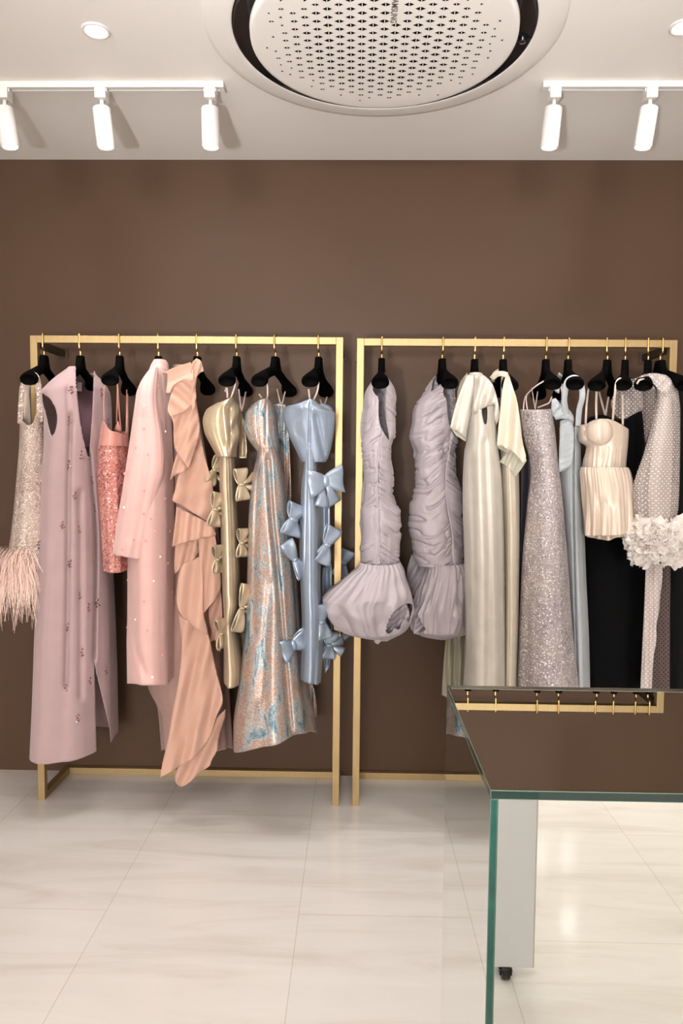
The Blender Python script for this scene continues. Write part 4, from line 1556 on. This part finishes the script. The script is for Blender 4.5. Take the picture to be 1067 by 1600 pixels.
g = garment('ruched_dress', 'ruched mauve dress with a puffed bubble hem, half behind the sage gown', 'dress', 690, 1000)
seam = [(600, 706), (694, 704), (741, 697), (783, 698), (836, 707), (880, 709)]
loft('ruched_body', g, m_mauve, [(586, 682), (592, 677), (604, 668), (617, 661), (632, 651), (662, 645), (683, 641.5), (707, 648), (743, 649), (768, 647.5), (790, 641), (813, 640), (847, 643), (872, 645), (884, 652)],
     [(586, 703), (594, 708), (620, 711), (650, 716), (679, 718), (694, 714), (704, 711), (741, 712), (768, 721), (815, 724), (884, 726)],
     587, 882, Yc=2.78, a=[(587, .05), (620, .08), (882, .09)], sd=.15, nphi=180, nz=300, relief=ruche(seam, 1.3, 4., 1.2),
     cuts=[[(679, 580), (675, 600), (673, 612), (683, 606), (692, 599), (698, 588), (698, 580)],
           chaikin([(700, 589), (693, 602), (692, 616), (698, 625), (699, 645), (702, 664), (708, 678), (713, 684), (713, 662), (711, 630), (710, 600)], 1)])
mb = MB().tube(smooth_path([W(x, y, 2.688) for y, x in seam[1:]], 6), .0016, seg=8)
mb.build('seam', m_seam, g)
panel('back_skirt', g, m_mauve, [(643, 866), (668, 884), (664, 905), (655, 925), (647, 934), (640, 918), (634, 894)], 2.84, folds=[(.5, 15, .01, 0)], bulge=.02)
loft('bubble_skirt', g, m_mauve, [(876, 664), (884, 667), (902, 662), (923, 655), (940, 649), (952, 644), (965, 645), (980, 645), (990, 652), (999, 690)],
     [(876, 724), (884, 730), (920, 734), (960, 736), (985, 732), (999, 700)], 879, 997, Yc=2.76, a=[(879, .08), (930, .13), (980, .11), (997, .03)], sd=0.,
     nphi=170, nz=140, relief=bubble(8.), cuts=[chaikin([(648, 955), (654, 962), (660, 975), (666, 984), (655, 990), (647, 986), (649, 972)], 2)])
panel('turned_hem', g, m_mauve, [(645, 952), (655, 957), (664, 970), (668, 984), (657, 992), (646, 990), (648, 972)], 2.70, folds=[(.8, 13, .01, 0)])

# ---- 11 sage gown with cap sleeves
g = garment('organza_gown', 'pale iridescent sage gown with flaring cap sleeves and a sheer back layer', 'gown', 755, 1150)
loft('gown_body', g, m_sage, [(582, 734), (590, 730), (610, 728), (660, 730), (690, 728), (706, 725), (771, 722), (850, 724), (939, 726), (1017, 727), (1090, 722), (1150, 718)],
     [(582, 752), (592, 757), (620, 768), (664, 774), (690, 776), (739, 782), (804, 785), (900, 787), (1150, 792)], 584, 1140, Yc=2.66, a=[(584, .04), (640, .10), (1140, .15)], sd=-.1, nphi=170, nz=190,
     folds=[(3, .001, .010, .5, .3), (5, .0005, .006, 1.2, .3)],
     creases=[([(700, 735), (900, 740), (1100, 736)], .012, 6.), ([(680, 757), (900, 764), (1100, 762)], .012, 5.)], cuts=[chaikin([(752, 628), (761, 628), (762, 650), (760, 664), (757, 664), (753, 650)], 1)])
panel('cap_sleeve', g, m_sage, [(730, 586), (742, 586), (743, 610), (738, 640), (732, 664), (728, 687), (716, 676), (703, 668), (708, 646), (714, 625), (722, 604)], 2.575, grad=(.001, -.0002), folds=[(.25, 22, .008, .6)], bulge=.02)
panel('cap_sleeve', g, m_sage, [(740, 586), (753, 584), (768, 596), (776, 618), (780, 640), (779, 656), (775, 664), (770, 646), (772, 633), (762, 635), (750, 640), (741, 648), (738, 636), (740, 612)], 2.555, grad=(-.0006, -.0002), folds=[(.3, 18, .008, 2.2)], bulge=.025)
tag(panel('sleeve_lining', g, m_sage_under, [(703, 667), (716, 675), (728, 686), (727, 690), (712, 680)], 2.585, round_=0), 'pale celadon inside of the sleeve')
panel('sheer_layer', g, m_sage_sheer, [(697, 990), (728, 985), (732, 1060), (726, 1082), (714, 1093), (701, 1091), (690, 1086), (692, 1050)], 2.80, folds=[(0, 16, .012, 0), (.1, 7, .003, 1)])
panel('sheer_layer', g, m_sage_sheer, [(716, 600), (730, 582), (732, 604), (724, 622), (712, 640)], 2.72, folds=[(0, 12, .006, 0)])

# ---- 12 second sage gown
g = garment('draped_gown', 'champagne sage gown with pointed draped sleeves, between sage and glitter gowns', 'gown', 795, 1150)
loft('gown_body', g, m_sage2, [(586, 783), (640, 782), (700, 782), (850, 786), (1150, 784)], [(586, 794), (620, 801), (700, 808), (740, 810), (820, 811), (950, 810), (1070, 807), (1150, 806)], 590, 1140, Yc=2.72,
     a=[(590, .04), (700, .08), (1140, .12)], sd=-.1, nphi=130, nz=150, folds=[(3, .001, .010, 1.5, .2), (6, .0005, .004, .4, .3)])
panel('draped_sleeve', g, m_sage2, [(791, 583), (795, 585), (800, 602), (808, 626), (813, 660), (816, 690), (823, 718), (817, 724), (808, 712), (800, 705), (796, 704), (792, 703), (785, 696), (776, 697), (778, 672), (781, 640), (785, 606)],
      2.60, grad=(-.0008, -.0002), folds=[(.08, 27, .012, 1.)])
tag(panel('sleeve_lining', g, m_sage_under, [(776, 696), (785, 695), (794, 702), (799, 704), (808, 710), (823, 719), (815, 732), (804, 747), (802, 738), (790, 727), (780, 722), (787, 713), (793, 708), (780, 702)], 2.63, folds=[(.4, 12, .008, 0)], grad=(-.0004, 0)),
    'pale inside of the draped sleeve')
strap(g, [(768, 592, 2.66), (776, 585, 2.64), (785, 584, 2.62), (792, 586, 2.61)], .010, m_sage2, 'neck_band')
strap(g, [(770, 596, 2.80), (772, 585, 2.84), (780, 579, 2.88)], .008, m_sage2, 'neck_band')

# ---- 13 glitter gown
g = garment('glitter_gown', 'strapless silver-lilac glitter gown covered in tiny crystals', 'gown', 855, 1150)
loft('gown_body', g, m_glitter, [(636, 813), (665, 815), (687, 819), (717, 827), (740, 829), (777, 825), (800, 823), (867, 817), (960, 812), (1065, 808), (1150, 803)],
     [(636, 861), (672, 866), (717, 870.5), (755, 875), (800, 879.5), (894, 887), (991, 893), (1067, 902), (1150, 910)], 639, 1140, Yc=2.70, a=[(639, .10), (730, .10), (1140, .17)], sd=-.25, nphi=150, nz=180,
     folds=[(4, .002, .010, 1., .3), (7, .001, .005, .2, .4)], topline=[(812, 640), (835, 640), (862, 639)])
loft('underskirt', g, fabric('dark_indigo_layer', (44, 40, 54), .5), [(700, 816), (800, 814), (1000, 806), (1150, 800)], [(700, 836), (800, 850), (1150, 860)], 712, 1130, Yc=2.82, a=.06, nphi=60, nz=60)  # narrow dark indigo layer behind the gown's left edge
for pts in ([(818, 641, 2.64), (818.5, 630, 2.64), (822, 618, 2.62), (835, 605, 2.58), (850, 595.5, 2.574), (862, 592.5, 2.574), (869, 595, 2.574)],
            [(824, 641, 2.70), (822, 625, 2.74), (823, 618, 2.8)], [(836, 639, 2.72), (832, 615, 2.80), (831, 606, 2.86)], [(836, 639, 2.7), (840, 612, 2.8)],
            [(840, 637, 2.62), (850, 633, 2.60), (858, 629, 2.60), (862, 620, 2.6)], [(859, 602, 2.574), (862, 597, 2.574), (869, 596, 2.574), (875, 601, 2.574), (878, 612, 2.574)]):
    strap(g, pts, .0024, m_straps_w)

# ---- 14 dusty blue draped gown
g = garment('jersey_gown', 'dusty blue jersey gown with twisted bodice and wide straps', 'gown', 895, 1150)
loft('skirt', g, m_dusty, [(700, 874), (737, 874), (800, 878), (894, 884), (1000, 890), (1150, 892)], [(655, 906), (700, 906.5), (762, 909.5), (894, 914), (1017, 919), (1150, 921)], 668, 1140, Yc=2.78,
     a=[(668, .06), (800, .09), (1140, .13)], sd=-.25, nphi=140, nz=160, folds=[(3, .001, .007, .9, .2), (5, .001, .004, .1, .2)],
     creases=[([(650, 896), (760, 896), (900, 898), (1100, 904)], .025, 1.5)])
panel('bodice_drape', g, m_dusty, [(875, 658), (884, 654), (894, 654), (897, 680), (896, 712), (893, 728), (884, 735), (873, 738), (873, 716), (874, 690)], 2.665, folds=[(1.25, 9, .0035, 0), (0, 30, .008, 1)], bulge=.012)
panel('twist', g, m_dusty, [(864, 648), (870, 640), (880, 636), (890, 640), (897, 652), (896, 662), (888, 656), (878, 654), (868, 656)], 2.64, folds=[(1.0, 7, .004, 0)], bulge=.014)
panel('wide_strap', g, m_dusty, [(861, 640), (862, 624), (868, 622), (876, 632), (888, 640), (880, 650), (868, 652), (862, 650)], 2.66, folds=[(.7, 7, .004, 0)], bulge=.01)
strap(g, [(886, 650, 2.635), (882, 628, 2.60), (883, 612, 2.58), (885, 600, 2.574), (890, 593, 2.574), (898, 590.5, 2.574), (905, 595, 2.574), (909, 606, 2.574), (909.5, 622, 2.575), (905, 640, 2.60), (903, 665, 2.63)], .011, m_dusty, 'wide_strap', flat=.3)
strap(g, [(870, 612, 2.70), (872, 596, 2.78), (876, 585, 2.86)], .011, m_dusty, 'wide_strap', flat=.25)
strap(g, [(878, 600, 2.80), (880, 618, 2.74), (879, 634, 2.68)], .008, m_dusty, 'wide_strap', flat=.25)

# ---- 16 black gown behind the corset dress
g = garment('velvet_gown', 'long black velvet gown hanging behind the ivory corset dress', 'gown', 960, 1150)
loft('gown_body', g, m_blackcloth, [(640, 930), (660, 916), (735, 915), (850, 912), (1150, 914)], [(640, 1003), (660, 1006), (690, 1008), (760, 1003), (800, 1008), (1000, 1020), (1150, 1024)], 655, 1140, Yc=2.90,
     a=.06, sd=-.1, nphi=110, nz=110, topline=[(912, 655), (940, 648), (955, 652), (975, 658), (988, 648), (1000, 641), (1008, 648)], folds=[(4, .001, .008, 0, .3)])
for pts in ([(936, 612, 2.86), (941, 632, 2.86), (946, 650, 2.86)], [(951, 620, 2.86), (948, 636, 2.86), (946, 650, 2.86)]):
    strap(g, pts, .0042, m_straps_w)

# ---- 15 ivory corset mini dress
g = garment('corset_dress', 'ivory corset mini dress with moulded cups and a gathered peplum skirt', 'dress', 948, 842)


def cups(PH, Z, PX, ym, VV):
    r = np.hypot((PX - 936) / 21., (ym - 676) / 21.)
    r2 = np.hypot((PX - 905) / 12., (ym - 682) / 17.)
    b = .020 * np.sqrt(np.clip(1 - r * r, 0, 1)) + .014 * np.sqrt(np.clip(1 - r2 * r2, 0, 1))
    lines = 0
    for a, bb in ((918, 914), (931, 926), (946, 939), (957, 944), (966, 958), (972, 968)):
        x = bb + (a - bb) * np.clip((735 - ym) / 60., 0, 1)
        lines = lines + .0022 * np.exp(-((PX - x) / 1.)**2) * sstep(ym, 697, 704)
    return (b + lines + .0012 * noise3(PX * .5, ym * .06, 2.) * sstep(ym, 694, 700)) * (np.sin(PH) > 0)


def gathers(PH, Z, PX, ym, VV):
    n = noise3(np.cos(PH) * 3.6 + 2, np.sin(PH) * 3.6, VV * .8)
    n2 = noise3(np.cos(PH) * 7 + 9, np.sin(PH) * 7, VV * .7)
    fine = np.cos(46 * PH + 7 * noise3(np.cos(PH) * 4, np.sin(PH) * 4, 3.)) * np.exp(-VV * 4.5)
    return .034 * (np.abs(n) - .25) * np.sqrt(VV + .02) + .014 * (np.abs(n2) - .25) * np.sqrt(VV) + .0036 * fine


loft('bodice', g, m_ivorysatin, [(655, 907), (664, 905), (687, 907), (700, 916), (719, 911), (736, 909)], [(655, 978), (668, 982), (676, 982.5), (700, 981), (736, 978)], 668, 736, Yc=2.70, a=.07, sd=-.15, nphi=190, nz=90,
     topline=[(905, 664), (914, 663), (921, 660), (929, 656.5), (938, 654.5), (948, 654.5), (956, 656), (962, 658.5), (969, 663), (976, 668), (983, 674)], relief=cups)
loft('peplum_skirt', g, m_ivorysatin, [(728, 909), (738, 907), (752, 908), (770, 909), (800, 911), (845, 913)], [(728, 977), (733, 982), (745, 986), (766, 990), (817, 993), (845, 992)], 730, 834, Yc=2.68,
     a=[(730, .07), (760, .10), (834, .13)], sd=-.15, nphi=200, nz=90, hem=[(909, 835), (925, 837), (938, 837), (955, 837), (970, 836), (995, 830)],
     relief=gathers, folds=[(5, .002, .010, .3, .3)])
loft('underskirt', g, m_ivorysatin, [(800, 914), (845, 916)], [(800, 984), (845, 988)], 800, 839, Yc=2.70, a=.12, sd=-.15, nphi=180, nz=20, hem=[(914, 836), (932, 842), (950, 844), (965, 840), (988, 838)], folds=[(7, .004, .010, .9, .2), (12, .002, .005, 0, 0)])
for pts in ([(932, 656, 2.66), (931.5, 635, 2.66), (932, 612, 2.68)], [(915, 663, 2.68), (916, 640, 2.70), (918, 618, 2.78), (920, 605, 2.84)],
            [(957.5, 656, 2.62), (959, 635, 2.60), (961, 612, 2.575), (963, 598, 2.574), (968, 592, 2.574), (975, 594, 2.574)], [(973, 664, 2.70), (973, 640, 2.72), (973, 616, 2.74)]):
    strap(g, pts, .0042, m_straps_w if pts[0][0] < 930 else m_ivorysatin)

# ---- 18 black garment at the right end
g = garment('velvet_gown', 'black velvet gown at the far right end behind the dotted tulle sleeve', 'gown', 1050, 1150)
loft('gown_body', g, m_blackcloth, [(585, 1040), (620, 1034), (800, 1030), (1150, 1024)], [(585, 1062), (600, 1076), (800, 1082), (1150, 1086)], 588, 1140, Yc=2.74, a=[(588, .05), (640, .09), (1140, .10)], sd=-.2,
     nphi=100, nz=100, folds=[(4, .001, .008, 0, .3)])

# ---- 17 white dotted tulle gown
g = garment('tulle_gown', 'white dotted tulle gown with sheer sleeve ending in a frothy ruffle cuff', 'gown', 1028, 1150)
loft('sleeve', g, m_tulle, [(584, 1010), (590, 1012), (600, 1024), (616, 1027), (640, 1023), (665, 1018), (710, 1006), (768, 990), (796, 991), (825, 1004)],
     [(584, 1036), (590, 1045), (600, 1053), (612, 1059), (644, 1062), (729, 1061), (794, 1058.5), (825, 1050)], 586, 815, Yc=2.62, a=[(586, .03), (640, .05), (815, .05)], sd=0, nphi=110, nz=120,
     folds=[(4, .002, .006, 0, .4), (7, .001, .003, 1., .3)])
loft('sleeve_fold', g, m_tulle_dense, [(620, 1033), (665, 1025), (710, 1018), (768, 1013), (825, 1014)], [(620, 1048), (665, 1050), (729, 1049), (794, 1046), (825, 1044)], 622, 820, Yc=2.61, a=.03, sd=0, nphi=70, nz=90, folds=[(3, .002, .004, 1., .3)])
panel('yoke', g, m_tulle, [(953, 632), (960, 612), (975, 598), (990, 591), (1003, 589), (1016, 596), (1028, 612), (1024, 640), (1014, 676), (1008, 694), (1006, 670), (1003, 641), (990, 647), (975, 656), (962, 652)], 2.78, folds=[(0, 20, .006, 0)])
panel('shoulder', g, m_tulle, [(997, 590), (1003, 586), (1016, 583), (1029, 583), (1042, 590), (1050, 598), (1044, 612), (1030, 612), (1022, 600), (1010, 592)], 2.585, grad=(0, -.001), folds=[(.6, 14, .004, 0)])
strap(g, [(1003, 640, 2.74), (1003, 622, 2.70), (1002, 608, 2.64), (1000, 600, 2.6)], .0045, m_straps_w)
strap(g, [(995, 600, 2.574), (999, 594, 2.574), (1006, 593, 2.574), (1010, 596, 2.574)], .0034, m_straps_w)
panel('hanging_panel', g, m_tulle_dense, [(1009, 880), (1035, 880), (1035, 905), (1031, 935), (1030, 958), (1025, 975), (1026, 1000), (1020, 1030), (1018, 1090), (1000, 1090), (1002, 1040), (1006, 960)], 2.64, folds=[(0, 15, .007, 0), (.1, 8, .002, 0)])
tag(panel('hanging_panel', g, m_tulle_dark, [(1035, 880), (1050, 884), (1054, 905), (1054, 960), (1056, 1020), (1056, 1090), (1016, 1090), (1019, 1030), (1025, 1000), (1024, 975), (1029, 958), (1030, 935), (1034, 905)], 2.66, folds=[(0, 22, .007, 1.)]), 'dark grey tulle with black dots')
# the ruffle cuff: curled petals of tulle gathered on the sleeve end
V, Fc = [], []
rnd = random.Random(11)
for i in range(210):
    th = rnd.random() * 2 * math.pi
    el = math.asin(rnd.uniform(-.75, .75))
    d = Vector((math.cos(th) * math.cos(el), -abs(math.sin(th)) * math.cos(el) if rnd.random() < .75 else math.sin(th) * math.cos(el), math.sin(el)))
    rad = .068 + .024 * rnd.random()
    c = W(1029, 846, 2.60) + Vector((d.x * rad * 1.15, d.y * rad * .8, d.z * rad * 1.05))
    nrm = (d + Vector((rnd.uniform(-.8, .8), rnd.uniform(-.6, .2), rnd.uniform(-.8, .8)))).normalized()
    t1 = nrm.orthogonal().normalized()
    t2 = nrm.cross(t1)
    rr = .014 + .017 * rnd.random()
    ph0 = rnd.random() * 6.28
    q = len(V)
    NR, NS = 5, 26
    for r_ in range(NR + 1):
        f = r_ / NR
        for s in range(NS):
            a_ = 2 * math.pi * s / NS
            wob = math.sin(3 * a_ + ph0) * .42 + math.sin(7 * a_ + ph0 * 2) * .22
            pt = c + (t1 * math.cos(a_) + t2 * math.sin(a_)) * rr * f * (1 + .12 * math.sin(5 * a_ + ph0)) + nrm * (rr * (.55 * f * f + wob * f * f))
            V.append(tuple(pt))
    for r_ in range(NR):
        for s in range(NS):
            Fc.append((q + r_ * NS + s, q + r_ * NS + (s + 1) % NS, q + (r_ + 1) * NS + (s + 1) % NS, q + (r_ + 1) * NS + s))
tag(mesh_obj('ruffle_cuff', V, Fc, m_ruffle, g), 'frothy white tulle ruffle cuff', kind='stuff')
